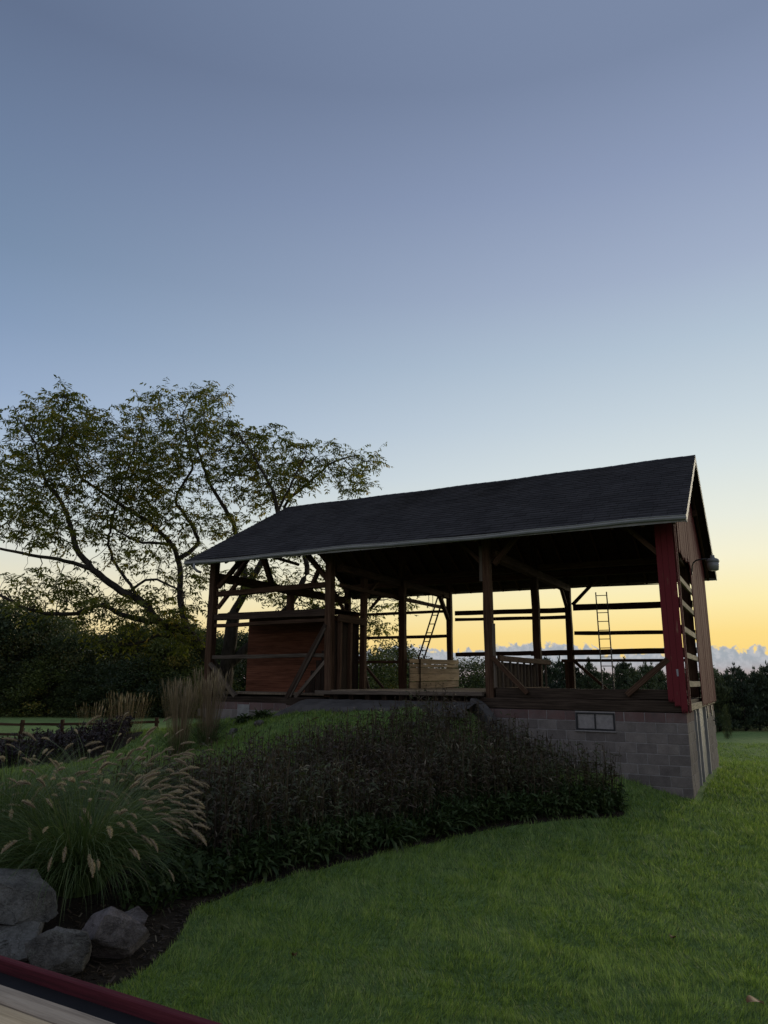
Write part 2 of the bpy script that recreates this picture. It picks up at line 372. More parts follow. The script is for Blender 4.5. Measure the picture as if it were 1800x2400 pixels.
_A = np.zeros((_n + 3, _n + 3)); _A[:_n, :_n] = _K; _A[:_n, _n] = 1; _A[:_n, _n + 1:] = _P; _A[_n, :_n] = 1; _A[_n + 1:, :_n] = _P.T
_cf = np.linalg.solve(_A, np.concatenate([ctrl[:, 2], np.zeros(3)]))
def ground_z(x, y):
    x = np.atleast_1d(np.asarray(x, float)); y = np.atleast_1d(np.asarray(y, float)); z = np.empty_like(x)
    for i in range(0, len(x), 20000):
        xx, yy = x[i:i + 20000], y[i:i + 20000]
        z[i:i + 20000] = _tps((xx[:, None] - _P[:, 0]) ** 2 + (yy[:, None] - _P[:, 1]) ** 2) @ _cf[:_n] + _cf[_n] + _cf[_n + 1] * xx + _cf[_n + 2] * yy
    r = np.hypot(x, y - 15); k = np.clip((r - 26) / 26, 0, 1); k = k * k * (3 - 2 * k)
    z = z * (1 - k) + (-.6) * k
    ss, sw = SW(x, y); st = np.clip((4.35 - ss) / .5, 0, 1) * np.clip((ss - .6) / 2.2, 0, 1) * np.clip((sw + 2.6) / 2.2, 0, 1); z = z - .34 * st * st
    z += .016 * np.sin(x * 2.3 + 2.1 * np.sin(y * .9)) * np.sin(y * 1.9 + 1.2 * np.sin(x * 1.3)) * (r < 40)
    z += .012 * np.sin(x * 3.1 + 1.3 * np.sin(y * 1.7)) * np.sin(y * 2.7 + .8) + .008 * np.sin(x * 7.3 + y * 5.1)
    return z
def gz(x, y): return float(ground_z([x], [y])[0])
BED = np.array([(4.2, 12.98), (3.6, 12.68), (2.82, 12.42), (1.63, 11.86), (1.05, 11.2), (.5, 10.52), (-.4, 9.78), (-1.19, 8.88), (-1.62, 8.36), (-1.86, 7.7), (-1.78, 6.95), (-1.84, 6.2), (-2.05, 5.75),
                (-2.4, 5.0), (-6, 4.4), (-9, 8), (-7.5, 11.0), (-5.2, 11.4), (-3.4, 11.2), (-2.3, 12.4), (-1.3, 13.7), (0, 14.9), (1.3, 15.3), (2.6, 14.9), (3.5, 14.2), (4.25, 13.5)])
GBED = np.array([(-15, 17), (-9, 17.2), (-7, 18.6), (-6.6, 20.5), (-7.6, 23.5), (-15, 24)])
def chaikin(P_, k=3):
    for _ in range(k): Q = np.roll(P_, -1, 0); P_ = np.stack([.75 * P_ + .25 * Q, .25 * P_ + .75 * Q], 1).reshape(-1, 2)
    return P_
BEDC = BED; BED = chaikin(BED); GBED = chaikin(GBED)
def inside(poly, x, y):
    r = np.zeros(np.shape(x), bool); j = len(poly) - 1
    for i in range(len(poly)):
        xi, yi = poly[i]; xj, yj = poly[j]
        c = ((yi > y) != (yj > y)) & (x < (xj - xi) * (y - yi) / (yj - yi + 1e-12) + xi); r ^= c; j = i
    return r
def axis(lo, hi, step, out):
    a = list(np.arange(lo, hi, step)); v = hi; st = step
    while v < out: a.append(v); st *= 1.12; v += st
    b = []; v = lo - step; st = step
    while v > -out: b.append(v); st *= 1.12; v -= st
    return np.array(b[::-1] + a)
gx, gy = axis(-7.5, 8.5, .11, 700), axis(3, 20, .11, 900)
X, Y = np.meshgrid(gx, gy); Zg = ground_z(X.ravel(), Y.ravel())
nx, ny = len(gx), len(gy); idx = np.arange(nx * ny).reshape(ny, nx)
Fq = np.stack([idx[:-1, :-1], idx[:-1, 1:], idx[1:, 1:], idx[1:, :-1]], -1).reshape(-1, 4)
GV = np.stack([X.ravel(), Y.ravel(), Zg], -1); fc = GV[Fq].mean(1)
s_, w_ = SW(fc[:, 0], fc[:, 1]); keep = ~((s_ > .12) & (s_ < 12.4) & (w_ > .12) & (w_ < 7.6))
bedm = inside(BED, fc[:, 0], fc[:, 1]) | inside(GBED, fc[:, 0], fc[:, 1])
def near_poly(poly, pts):
    A = poly; B = np.roll(poly, -1, 0); best = np.full(len(pts), 1e9); out = pts.copy()
    for a, b in zip(A, B):
        ab = b - a; t = np.clip(((pts - a) @ ab) / (ab @ ab + 1e-12), 0, 1); qq = a + t[:, None] * ab; d = np.hypot(*(pts - qq).T); m = d < best; best[m] = d[m]; out[m] = qq[m]
    return out, best
shared = np.intersect1d(np.unique(Fq[keep & bedm]), np.unique(Fq[keep & ~bedm]))
for _poly in (BED, GBED):
    _q, _d = near_poly(_poly, GV[shared, :2]); _m = _d < .5
    GV[shared[_m], :2] = _q[_m]
GV[shared, 2] = ground_z(GV[shared, 0], GV[shared, 1])
def sub(name, sel, mat):
    F = Fq[sel]; u, inv = np.unique(F.ravel(), return_inverse=True)
    return link(name, mesh_np(name, GV[u], inv.reshape(-1, 4), [MATS[mat]], smooth=True))
tag(sub('lawn', keep & ~bedm, 'lawn_ground'), kind='structure')
tag(sub('garden_bed', keep & bedm, 'soil'), kind='structure')

# ---------------------------------------------------------------- the barn
barn = empty('barn', (BX, BY, BZ), BA)
tag(barn, 'open timber frame barn on grey block foundation with black shingle roof', 'barn')
def P(s, w, z): return Vector((w, s, z))                 # barn frame: s along the front, w into the depth, z over the block top
ZE, ZR, WE, WR, SR, SL = 3.86, 6.46, -.82, 3.90, -.38, 12.80
SLOPE = (ZR - ZE) / (WR - WE); WB = 2 * WR - WE
def roof_z(w): return ZE + (w - WE) * SLOPE if w <= WR else ZE + (WB - w) * SLOPE
FL = .36
hw, sw_, ww = MATS['hewn_wood'], MATS['sill_wood'], MATS['weathered_wood']
# foundation of single blocks
wall_f = empty('foundation_wall', parent=barn)
mo = MATS['mortar']
link('mortar', box_mesh('mortar', .005, .20, .012, 12.55, -1.9, -.008, mo, 0), wall_f)
link('mortar', box_mesh('mortar', .20, 1.69, .012, .19, -2.1, -.008, mo, 0), wall_f)
link('mortar', box_mesh('mortar', 4.62, 7.75, .012, .19, -2.1, -.008, mo, 0), wall_f)
link('mortar', box_mesh('mortar', 7.55, 7.74, .19, 12.55, -2.1, -.008, mo, 0), wall_f)
link('mortar', box_mesh('mortar', .20, 7.55, 12.36, 12.548, -2.0, -.008, mo, 0), wall_f)
BL, BH = .406, .203
def block_me(nm, ln, mat):
    me = box_mesh(nm, -.09, .09, 0, ln - .011, 0, BH - .011, mat, .006); return me
full = [block_me('block', BL, MATS['block_grey']), block_me('block', BL, MATS['block_stained'])]
half = [block_me('block', BL / 2, MATS['block_grey']), block_me('block', BL / 2, MATS['block_stained'])]
fgable = [box_mesh('block', 0, BL - .011, -.09, .09, 0, BH - .011, MATS[k], .006) for k in ('block_grey', 'block_stained')]
def gsurf(s, w):
    x, y = W2(s, w); return gz(x, y) - BZ
WIN = (1.40, 2.21, -.395, -.035)
cnt = 0
for c in range(9):
    z0 = -BH * (c + 1); s = 0.0 if c % 2 else -BL / 2
    s = 0.0; k = 0
    first = (c % 2 == 0)
    while s < 12.5:
        if k == 0 and not first: ln, me = BL / 2, half
        else: ln, me = BL, full
        vis = (s + ln > 0) and (max(gsurf(s, -.05), gsurf(s + ln, -.05)) < z0 + BH + .02 or min(gsurf(s, -.05), gsurf(s + ln, -.05)) < z0 + BH - .02)
        inwin = (s + ln > WIN[0] + .05) and (s < WIN[1] - .05) and c < 2
        vis = vis and (s < 4.4 or s > 8.8)
        if vis and not inwin:
            o = link('block', me[1 if c == 0 else 0], wall_f)
            o.location = (.09 + random.uniform(-.003, .003), s, z0 + .005); cnt += 1
        s += ln; k += 1
for c in range(10):
    z0 = -BH * (c + 1); w = .205 if c % 2 else .006
    w += 0.0; 
    while w < 7.7:
        if not (w + BL > 1.66 and w < 4.66):
            o = link('block', fgable[1 if c == 0 else 0], wall_f); o.location = (w, .09 + random.uniform(-.003, .003), z0 + .005); cnt += 1
        w += BL
# blocks left around the window (cut pieces)
for (s0, s1, z0, z1) in [(1.218, 1.395, -.203, 0), (2.215, 2.436, -.203, 0), (1.0, 1.395, -.406, -.203), (2.215, 2.436, -.406, -.203)]:
    link('block', box_mesh('block', 0, .18, s0 + .005, s1 - .005, z0 + .005, z1 - .005, MATS['block_stained' if z1 > -.1 else 'block_grey'], .006), wall_f)
# basement window
win = empty('window', parent=barn); win['label'] = 'two-pane basement window in the block wall'
a, b_, c0, c1 = WIN
for (s0, s1, z0, z1) in [(a, b_, c0, c0 + .035), (a, b_, c1 - .03, c1), (a, a + .035, c0 + .035, c1 - .03), (b_ - .045, b_, c0 + .035, c1 - .03), ((a + b_) / 2 - .015, (a + b_) / 2 + .015, c0 + .035, c1 - .03)]:
    link('frame', box_mesh('frame', -.012, .07, s0, s1, z0, z1, MATS['black_frame'], .003), win)
for s0, s1 in ((a + .037, (a + b_) / 2 - .017), ((a + b_) / 2 + .017, b_ - .047)):
    link('pane', box_mesh('pane', .03, .036, s0, s1, c0 + .037, c1 - .032, MATS['window_glass'], 0), win)
link('sill', box_mesh('sill', -.03, .06, a - .02, b_ + .02, c0 - .03, c0 - .003, mo, .004), win)
# left vent panel in the wall
link('hatch', box_mesh('hatch', -.01, .03, 10.95, 11.35, -.42, -.06, MATS['shade_paint'], .005), barn)
# gable door with frame
dr = empty('door', parent=barn); dr['label'] = 'pale grey sliding door in the block gable wall'
link('leaf', box_mesh('leaf', 2.66, 4.42, .03, .07, -1.78, .0, MATS['door_paint'], .004), dr)
for w0, w1 in ((1.70, 1.84), (2.50, 2.64), (4.44, 4.60)):
    link('frame', box_mesh('frame', w0, w1, -.03, .10, -1.80, .01, MATS['trim_paint'], .005), dr)
link('panel', box_mesh('panel', 1.86, 2.48, .06, .12, -1.78, 0, MATS['door_paint'], .003), dr)
for w0 in (5.15, 6.55):
    v = link('vent', box_mesh('vent', w0, w0 + .42, -.02, .05, -.30, -.02, MATS['black_frame'], .004), barn)
V, F = tube([P(-.02, 6.7, -.42), P(-.09, 6.7, -.42), P(-.12, 6.7, -.45), P(-.12, 6.7, -.5)], .014, 6)
link('tap', mesh_py('tap', V, F, MATS['iron'], True), barn)

# sills and floor
beam(barn, 'sill_beam', P(-.02, .13, .12), P(4.35, .13, .12), .26, .23, sw_, .012)
beam(barn, 'sill_beam', P(-.01, .16, .345), P(4.0, .16, .345), .24, .21, sw_, .012)
beam(barn, 'sill_beam', P(8.6, .14, .06), P(12.6, .14, .03), .26, .20, sw_, .016)
beam(barn, 'sill_beam', P(.13, .28, .12), P(.13, 7.8, .12), .24, .23, sw_, .012)
beam(barn, 'sill_beam', P(.3, 7.66, .12), P(12.6, 7.66, .12), .26, .23, sw_, .012)
beam(barn, 'sill_beam', P(12.5, .3, .08), P(12.5, 7.5, .1), .24, .2, sw_, .012)
floor = empty('floor', parent=barn)
for i in range(27):                                       # floor boards run along the front
    w0 = .02 + i * .287
    for s0, s1 in ((4.28, 8.42),):
        dz = random.uniform(-.008, .008)
        link('floorboard', box_mesh('floorboard', w0, w0 + .278, s0 + random.uniform(0, .06), s1 - random.uniform(0, .06), FL - .045 + dz, FL + dz, MATS['floor_wood'], .005), floor)
    if i > 0:
        link('floorboard', box_mesh('floorboard', w0, w0 + .278, .27, 4.26, FL - .045, FL + random.uniform(-.006, .006), MATS['floor_wood'], .005), floor)
        link('floorboard', box_mesh('floorboard', w0, w0 + .278, 8.44, 12.42, FL - .16, FL - .11 + random.uniform(-.006, .006), MATS['floor_wood'], .005), floor)
for i in range(9):
    s0 = 4.45 + i * .47; link('joist', box_mesh('joist', .04, 7.5, s0, s0 + .14, .10, FL - .06, sw_, .008), floor)
beam(barn, 'threshold', P(4.25, -.10, FL - .05), P(8.75, -.10, FL - .07), .16, .09, ww, .006)
beam(barn, 'threshold', P(4.3, -.05, .10), P(8.6, -.05, .07), .10, .10, sw_, .008)

# posts
def post(s, w, wd, z0=FL, top=None, dp=None, mat=hw, lean=(0, 0), name='post'):
    top = roof_z(w) - .2 if top is None else top
    return beam(barn, name, P(s, w, z0), P(s + lean[0], w + lean[1], top), dp or wd, wd, mat, .010, up=(0, 1, 0))
post(12.55, .12, .21, .13, lean=(.0, 0)); post(8.50, .11, .19, .17, lean=(.06, 0), dp=.22); post(4.13, .10, .18, .22, lean=(.03, 0), dp=.2); post(.15, .14, .24, .25)
beam(barn, 'board', P(3.99, .03, .46), P(4.0, .03, 1.9), .05, .07, MATS['weathered_wood'], .004, up=(0, 1, 0))
beam(barn, 'board', P(4.27, .02, 2.9), P(4.27, .02, 3.75), .04, .09, ww, .004, up=(0, 1, 0))
post(.13, 3.55, .25, .25); post(4.08, 3.87, .19); post(8.27, 3.88, .19); post(12.5, 3.9, .2, .2, top=3.42)
post(.13, 7.62, .22, .25); post(4.08, 7.70, .19); post(8.30, 7.70, .18); post(12.5, 7.66, .2, .2)
post(8.42, 1.72, .16, .25)
# wall plates, purlins, ridge
for w, z, sz in ((.14, roof_z(.14) - .32, .2), (7.66, roof_z(7.66) - .32, .2)):
    beam(barn, 'wall_plate', P(-.05, w, z), P(12.65, w, z), sz, .2, hw, .008)
for w in (2.25, 5.55): beam(barn, 'purlin', P(-.2, w, roof_z(w) - .30), P(12.7, w, roof_z(w) - .30), .17, .17, hw, .006)
for i in range(22):
    s = -.15 + i * .61
    for w0, w1 in ((WE + .06, WR - .02), (WB - .06, WR + .02)):
        beam(barn, 'rafter', P(s, w0, roof_z(w0) - .125), P(s, w1, roof_z(w1) - .125), .06, .13, hw, 0, cham=.004)
# tie beams of the four cross frames
beam(barn, 'tie_beam', P(4.08, .25, 3.57), P(4.08, 7.6, 3.60), .2, .22, hw, .010)
beam(barn, 'tie_beam', P(8.34, .25, 3.52), P(8.34, 7.75, 3.56), .2, .2, hw, .012)
beam(barn, 'tie_beam', P(12.48, .25, 3.50), P(12.48, 7.6, 3.56), .2, .24, hw, .014)
beam(barn, 'tie_beam', P(.14, .25, 3.52), P(.14, 7.6, 3.52), .2, .22, hw, .010)
# front rails of the left bay and the dark rail of the right bay
beam(barn, 'rail', P(8.58, .12, 3.07), P(12.4, .12, 3.00), .14, .15, hw, .012)
beam(barn, 'rail', P(8.58, .12, 2.33), P(12.42, .12, 2.33), .16, .17, MATS['dark_plank'], .012)
beam(barn, 'rail', P(8.58, .10, 2.14), P(12.42, .10, 2.09), .10, .10, hw, .012)
beam(barn, 'rail', P(8.58, .10, 1.23), P(12.42, .10, 1.20), .09, .10, ww, .010)
beam(barn, 'rail', P(.3, 3.85, 3.72), P(3.95, 3.85, 3.74), .16, .16, hw, .008)
beam(barn, 'rail', P(4.2, 3.85, 3.72), P(8.15, 3.85, 3.70), .16, .16, hw, .008)
# back wall girts against the sky
for s0, s1, z0, z1, h in [(.3, 3.93, 2.94, 2.97, .2), (.3, 3.93, 2.10, 2.14, .12), (.3, 5.4, 1.55, 1.51, .17), (.3, 3.93, 1.25, 1.27, .09), (4.2, 8.1, 2.90, 2.94, .16), (4.2, 8.1, 2.67, 2.71, .11),
                          (5.4, 8.1, 1.52, 1.5, .14), (8.4, 12.4, 3.02, 3.02, .10), (8.4, 12.4, 2.15, 2.14, .11), (8.4, 12.4, 1.26, 1.27, .10)]:
    beam(barn, 'girt', P(s0, 7.74, z0), P(s1, 7.74, z1), .06, h, hw, .008)
beam(barn, 'rod', P(.3, 7.72, 3.58), P(3.93, 7.72, 3.63), .028, .028, hw, 0)
# braces
def brace(a, b2, sz=.10, mat=hw, th=None, name='brace'): beam(barn, name, a, b2, th or sz, sz, mat, .006)
for a, b2, sz, m in [
    (P(12.39, .12, 3.20), P(11.50, .12, 4.05), .12, hw), (P(12.36, .12, 2.60), P(11.72, .12, 3.28), .10, hw), (P(8.6, .12, 3.18), P(9.38, .12, 4.02), .13, hw), (P(10.55, .12, 3.99), P(9.6, .12, 3.68), .09, hw),
    (P(12.46, .06, 1.03), P(11.50, .06, .14), .11, ww), (P(12.30, .05, .95), P(11.85, .05, .12), .05, ww), (P(12.25, .03, .72), P(11.95, .03, .12), .04, ww),
    (P(8.58, .05, 2.02), P(9.75, .05, .14), .13, MATS['dark_plank']), (P(8.58, -.01, 1.92), P(9.62, -.01, .16), .05, ww), (P(8.58, .06, 1.08), P(9.50, .06, .15), .09, ww),
    (P(12.48, 2.2, 4.60), P(12.48, 2.8, 3.62), .16, hw), (P(12.48, .95, 3.60), P(12.48, 1.75, 4.55), .13, hw), (P(12.48, 5.0, 3.62), P(12.48, 5.6, 4.55), .14, hw), (P(12.48, 6.2, 4.2), P(12.48, 7.55, 3.0), .11, hw),
    (P(3.96, .10, 3.30), P(3.30, .10, 4.02), .11, hw), (P(4.22, .10, 3.30), P(4.9, .10, 4.0), .11, hw), (P(.28, .10, 3.27), P(.95, .10, 3.95), .11, hw),
    (P(4.03, -.01, 1.13), P(3.24, -.01, .34), .10, hw), (P(1.12, .0, .34), P(.26, .0, 1.06), .12, hw),
    (P(3.93, 7.6, 1.22), P(2.98, 7.6, .37), .09, hw), (P(3.93, 7.68, 3.05), P(3.1, 7.68, 3.86), .10, hw), (P(4.08, 6.9, 3.5), P(4.08, 7.56, 2.9), .10, hw),
    (P(12.3, 7.6, 1.8), P(10.9, 7.6, .34), .09, hw), (P(11.7, 7.5, 1.2), P(11.45, 7.5, .3), .10, MATS['dark_plank']), (P(11.55, 7.7, 3.2), P(10.95, 7.7, 3.8), .10, hw),
    (P(8.3, 6.85, 3.46), P(8.3, 7.58, 2.72), .13, hw), (P(8.42, 1.82, 2.9), P(8.42, 2.6, 3.5), .1, hw)]: brace(a, b2, sz, m)
beam(barn, 'stub_post', P(4.16, 7.4, FL), P(4.16, 7.4, 1.20), .10, .10, hw, .003, up=(0, 1, 0)); beam(barn, 'header', P(4.3, 7.4, 1.25), P(3.8, 7.4, 1.25), .12, .10, hw, .003)
# granary: planked stall in the left bay
gr = empty('granary', parent=barn); gr['label'] = 'reddish plank stall under the left bay'
z = .20; i = 0
while z < 2.36:
    h = random.uniform(.15, .24); h = min(h, 2.41 - z)
    if h < .06: break
    beam(gr, 'plank', P(8.55, 1.66 + random.uniform(-.006, .006), z + h / 2), P(12.42, 1.66, z + h / 2), .03, h + .006, MATS['granary_plank'], .0008, cham=.003); z += h
for j in range(7):                                        # dark boards of the inner chute
    s = 8.62 + j * .17; hh = 2.0 - j * .27
    link('board', box_mesh('board', .92, .945, s, s + .155, .2, .2 + hh, MATS['dark_plank'], .003), gr)
for j in range(8):
    w0 = .30 + j * .165; link('board', box_mesh('board', w0, w0 + .155, 8.50, 8.525, .25, 2.13, MATS['dark_plank'], .003), gr)
for w0 in (.33, .86): beam(gr, 'stud', P(8.38, w0 + .06, .22), P(8.38, w0 + .06, 2.12), .11, .10, hw, .006, up=(0, 1, 0))
beam(gr, 'header', P(8.36, .28, 2.20), P(8.36, 1.62, 2.18), .07, .20, hw, .006)
beam(gr, 'header', P(8.34, .28, 3.06), P(8.34, 7.5, 3.10), .06, .12, hw, .006)
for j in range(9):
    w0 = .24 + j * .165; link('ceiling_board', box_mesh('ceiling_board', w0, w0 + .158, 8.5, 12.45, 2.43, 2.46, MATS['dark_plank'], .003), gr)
# half wall of pale planks on the second cross frame
pt = empty('partition', parent=barn); pt['label'] = 'half wall of pale knotty planks'
for k, (z0, z1, w0) in enumerate([(.345, .56, 4.03), (.566, .79, 4.03), (.796, .99, 4.03), (.996, 1.10, 4.03), (1.106, 1.27, 4.75)]):
    beam(pt, 'plank', P(8.10 + random.uniform(-.012, .012), w0, (z0 + z1) / 2), P(8.10, 8.0 - random.uniform(0, .12), (z0 + z1) / 2 + random.uniform(.03, .06)), .035, z1 - z0 - .014, MATS['pale_plank'], .005, cham=.006)
beam(pt, 'plank', P(8.10, 4.03, 1.19), P(8.10, 4.68, 1.19), .035, .12, MATS['pale_plank'], .002, cham=.004)
beam(pt, 'cleat', P(8.075, 4.72, .35), P(8.075, 4.72, 1.26), .02, .05, MATS['dark_plank'], .001, up=(0, 1, 0))
# slatted rail on the first cross frame
sr = empty('manger_rail', parent=barn); sr['label'] = 'slatted rail with dark boards between two posts'
beam(sr, 'rail', P(3.98, .26, 1.12), P(3.98, 4.75, 1.13), .07, .13, hw, .006)
for j, w0 in enumerate((.55, 1.15, 1.74, 2.27, 2.86, 3.42, 4.3)): beam(sr, 'slat', P(3.99, w0, FL), P(3.99, w0, 1.06), .05, .055, ww, .003, up=(0, 1, 0))
for j in range(11):
    w0 = .28 + j * .315; link('board', box_mesh('board', w0, w0 + .30, 4.05, 4.075, FL, 1.04, MATS['dark_plank'], .003), sr)
beam(sr, 'rail', P(3.98, .26, FL + .05), P(3.98, 4.5, FL + .05), .05, .09, hw, .004)

# red corner boards, ragged at the foot
def ragged_board(parent, name, w_, ln, th, mat, Mx, rag, teeth=5, seed=0):
    r = random.Random(seed); V = []; F = []; cols = teeth * 2 + 1
    low = [0.0 if i % 2 else r.uniform(.2, 1) * rag for i in range(cols)]
    for y in (0, th):
        for i in range(cols):
            x = -w_ / 2 + w_ * i / (cols - 1)
            V += [(x, y, low[i] * r.uniform(.6, 1)), (x, y, ln)]
    n2 = cols * 2
    for i in range(cols - 1):
        a = i * 2
        F += [(a, a + 2, a + 3, a + 1), (n2 + a, n2 + a + 1, n2 + a + 3, n2 + a + 2), (a, n2 + a, n2 + a + 2, a + 2), (a + 1, a + 3, n2 + a + 3, n2 + a + 1)]
    F += [(0, 1, n2 + 1, n2), (n2 - 2, 2 * n2 - 2, 2 * n2 - 1, n2 - 1)]
    return link(name, mesh_py(name, V, F, mat), parent, M=Mx)
rb = MATS['red_board']
def front_M(s, w, z): return Matrix(((0, 1, 0, w), (1, 0, 0, s), (0, 0, 1, z), (0, 0, 0, 1)))
def gable_M(s, w, z): return Matrix(((1, 0, 0, w), (0, 1, 0, s), (0, 0, 1, z), (0, 0, 0, 1)))
cs = empty('corner_siding', parent=barn); cs['label'] = 'red painted corner boards, splintered at the foot'
for s0, s1, z0, sd in [(.205, .315, .20, 3), (.085, .20, .12, 4), (-.04, .08, -.02, 5)]:
    ragged_board(cs, 'board', s1 - s0, 3.92 - z0, .024, rb, front_M((s0 + s1) / 2, -.042 - .003 * sd % 2, z0), .16, 4, sd)
beam(cs, 'patch', P(.09, -.052, .72), P(.10, -.052, .86), .006, .045, MATS['gutter_metal'], 0, up=(0, 1, 0))
for k, (w0, w1) in enumerate([(-.02, .10), (.115, .22), (.235, .34)]):
    ragged_board(cs, 'board', w1 - w0, 3.95 + .1 * k, .024, MATS['siding_board'], gable_M(-.075 - .012 * (k % 2), (w0 + w1) / 2, .0 + .02 * k), .05, 3, 20 + k)
# gable siding: single vertical boards
gs = empty('gable_siding', parent=barn); gs['label'] = 'weathered red vertical board siding on the gable end'
w0 = .72; k = 0
while w0 < 8.02:
    wd = random.uniform(.17, .21); w1 = min(w0 + wd, 8.04); wm = (w0 + w1) / 2
    top = min(roof_z(max(w0, WE)), roof_z(w1)) - .10
    if wm < 3.15: z0 = 3.34 + .06 * (wm - .7) + random.uniform(-.06, .10)
    else: z0 = .06 + random.uniform(-.015, .03)
    ragged_board(gs, 'board', w1 - w0 - .006, top - z0, .022, MATS['siding_board'], gable_M(-.07 - random.uniform(0, .008), wm, z0), .10 if wm < 3.15 else .02, 3, 40 + k); w0 = w1; k += 1
for z0, h in ((2.80, .12), (2.27, .12), (1.70, .12), (1.16, .11), (.57, .12), (.10, .13)):
    beam(barn, 'girt', P(-.035, .10, z0), P(-.035, 7.7, z0 - .01), .045, h, MATS['girt_wood'], .004, cham=.004)
# roof
roof = empty('roof', parent=barn)
def roof_slab(nm, s0, s1, w0, w1, off, th, mat):
    V = []; F = [(0, 1, 2, 3), (7, 6, 5, 4), (0, 4, 5, 1), (1, 5, 6, 2), (2, 6, 7, 3), (3, 7, 4, 0)]
    for o in (off, off - th):
        for s, w in ((s0, w0), (s1, w0), (s1, w1), (s0, w1)): V.append(P(s, w, roof_z(w) + o))
    return link(nm, mesh_py(nm, V, F, mat), roof)
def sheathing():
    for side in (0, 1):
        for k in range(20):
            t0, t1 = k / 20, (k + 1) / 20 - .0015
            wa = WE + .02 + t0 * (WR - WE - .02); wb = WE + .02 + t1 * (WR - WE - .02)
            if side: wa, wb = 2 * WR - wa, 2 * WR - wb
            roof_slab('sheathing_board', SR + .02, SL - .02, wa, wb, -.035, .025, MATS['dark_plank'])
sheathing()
def shingles(side):
    V = []; F = []; T = []; MI = []; exp_ = .19; n = int(math.hypot(WR - WE, ZR - ZE) / exp_) + 1; cs_ = math.cos(math.atan(SLOPE)); sn = math.sin(math.atan(SLOPE))
    tot = math.hypot(WR - WE, ZR - ZE)
    for c in range(n):
        d0 = c * exp_ - .02; d1 = min(d0 + exp_ * 1.9, tot)
        s = SR - .02 - random.random() * .3
        wav = .012 * math.sin(c * .7)
        while s < SL + .02:
            wd = .30 + random.uniform(-.02, .02); a, b2 = max(s, SR - .02), min(s + wd - .006, SL + .02); s += wd
            if b2 - a < .03: continue
            l0 = .022 + random.uniform(0, .008); l1 = .004; th = .014; tn = random.random(); base = len(V)
            sagz = lambda ss: -.045 * math.sin(PI * (ss - SR) / (SL - SR)) * 0.6 + .008 * math.sin(ss * 2.3)
            for (dd, lift) in ((d0 + random.uniform(-.004, .004), l0), (d1, l1)):
                for ss in (a, b2):
                    w = WE + dd * cs_ - lift * sn; z = ZE + dd * sn + lift * cs_ + sagz(ss) * (dd / tot)
                    if side: w = 2 * WR - w
                    V.append(P(ss, w, z + .004))
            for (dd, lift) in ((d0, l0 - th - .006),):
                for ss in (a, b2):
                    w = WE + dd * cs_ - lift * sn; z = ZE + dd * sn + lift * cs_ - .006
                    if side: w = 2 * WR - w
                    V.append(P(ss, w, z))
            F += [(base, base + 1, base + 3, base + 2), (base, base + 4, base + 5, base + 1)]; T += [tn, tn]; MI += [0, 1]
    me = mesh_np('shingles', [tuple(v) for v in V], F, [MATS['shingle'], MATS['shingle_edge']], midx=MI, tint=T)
    tag(link('shingles', me, roof), kind='stuff')
shingles(0); shingles(1)
for i in range(43):
    s0 = SR - .02 + i * .3075
    V = []; sg = lambda ss: -.027 * math.sin(PI * (ss - SR) / (SL - SR)) + .008 * math.sin(ss * 2.3)
    for ss in (s0, s0 + .315):
        for dw, dz in ((-.13, -.045), (0, .03), (.13, -.045)): V.append(P(ss, WR + dw, ZR + dz + sg(ss) + (.008 if ss == s0 else 0)))
    link('ridge_cap', mesh_py('ridge_cap', V, [(0, 3, 4, 1), (1, 4, 5, 2)], MATS['shingle']), roof)
fp = MATS['fascia_paint']
for s in (SR - .005, SL + .005):
    for w0 in (WE, WB):
        beam(roof, 'rake_board', P(s, w0, roof_z(w0) - .08), P(s, WR + (.01 if w0 < 0 else -.01), ZR - .08), .025, .15, fp, 0, cham=.004)
beam(roof, 'fascia', P(SR, WE - .002, ZE - .07), P(SL, WE - .002, ZE - .07), .02, .12, fp, 0, cham=.003)
beam(roof, 'fascia', P(SR, WB + .002, ZE - .07), P(SL, WB + .002, ZE - .07), .02, .12, fp, 0, cham=.003)
def gutter(w, sgn):
    prof = [(.7 * a_, .75 * b_) for a_, b_ in [(0, .055), (0, -.05), (-.03, -.062), (-.08, -.05), (-.105, -.01), (-.105, .035), (-.125, .045), (-.125, .06), (-.10, .055), (-.098, -.005), (-.075, -.042), (-.012, -.04), (-.012, .055)]]
    V = []; n = 24
    for i in range(n + 1):
        s = SR - .01 + (SL - SR + .02) * i / n; dz = .022 * math.sin(s * .9 + 1) + .009 * math.sin(s * 2.7)
        for x, z in prof: V.append(P(s, w + x * sgn, ZE - .06 + z + dz))
    m = len(prof); F = [(i * m + j, i * m + (j + 1) % m, (i + 1) * m + (j + 1) % m, (i + 1) * m + j) for i in range(n) for j in range(m)]
    F += [tuple(range(m - 1, -1, -1)), tuple(n * m + j for j in range(m))]
    return link('gutter', mesh_py('gutter', V, F, MATS['gutter_metal']), roof)
gutter(WE - .014, 1); gutter(WB + .014, -1)
V, F = tube([P(12.45, WE - .06, ZE - .10), P(12.45, WE - .06, ZE - .22), P(12.40, WE + .02, ZE - .30), P(12.36, WE + .14, ZE - .33)], .038, 8)
link('downspout_elbow', mesh_py('downspout_elbow', V, F, MATS['gutter_metal'], True), roof)
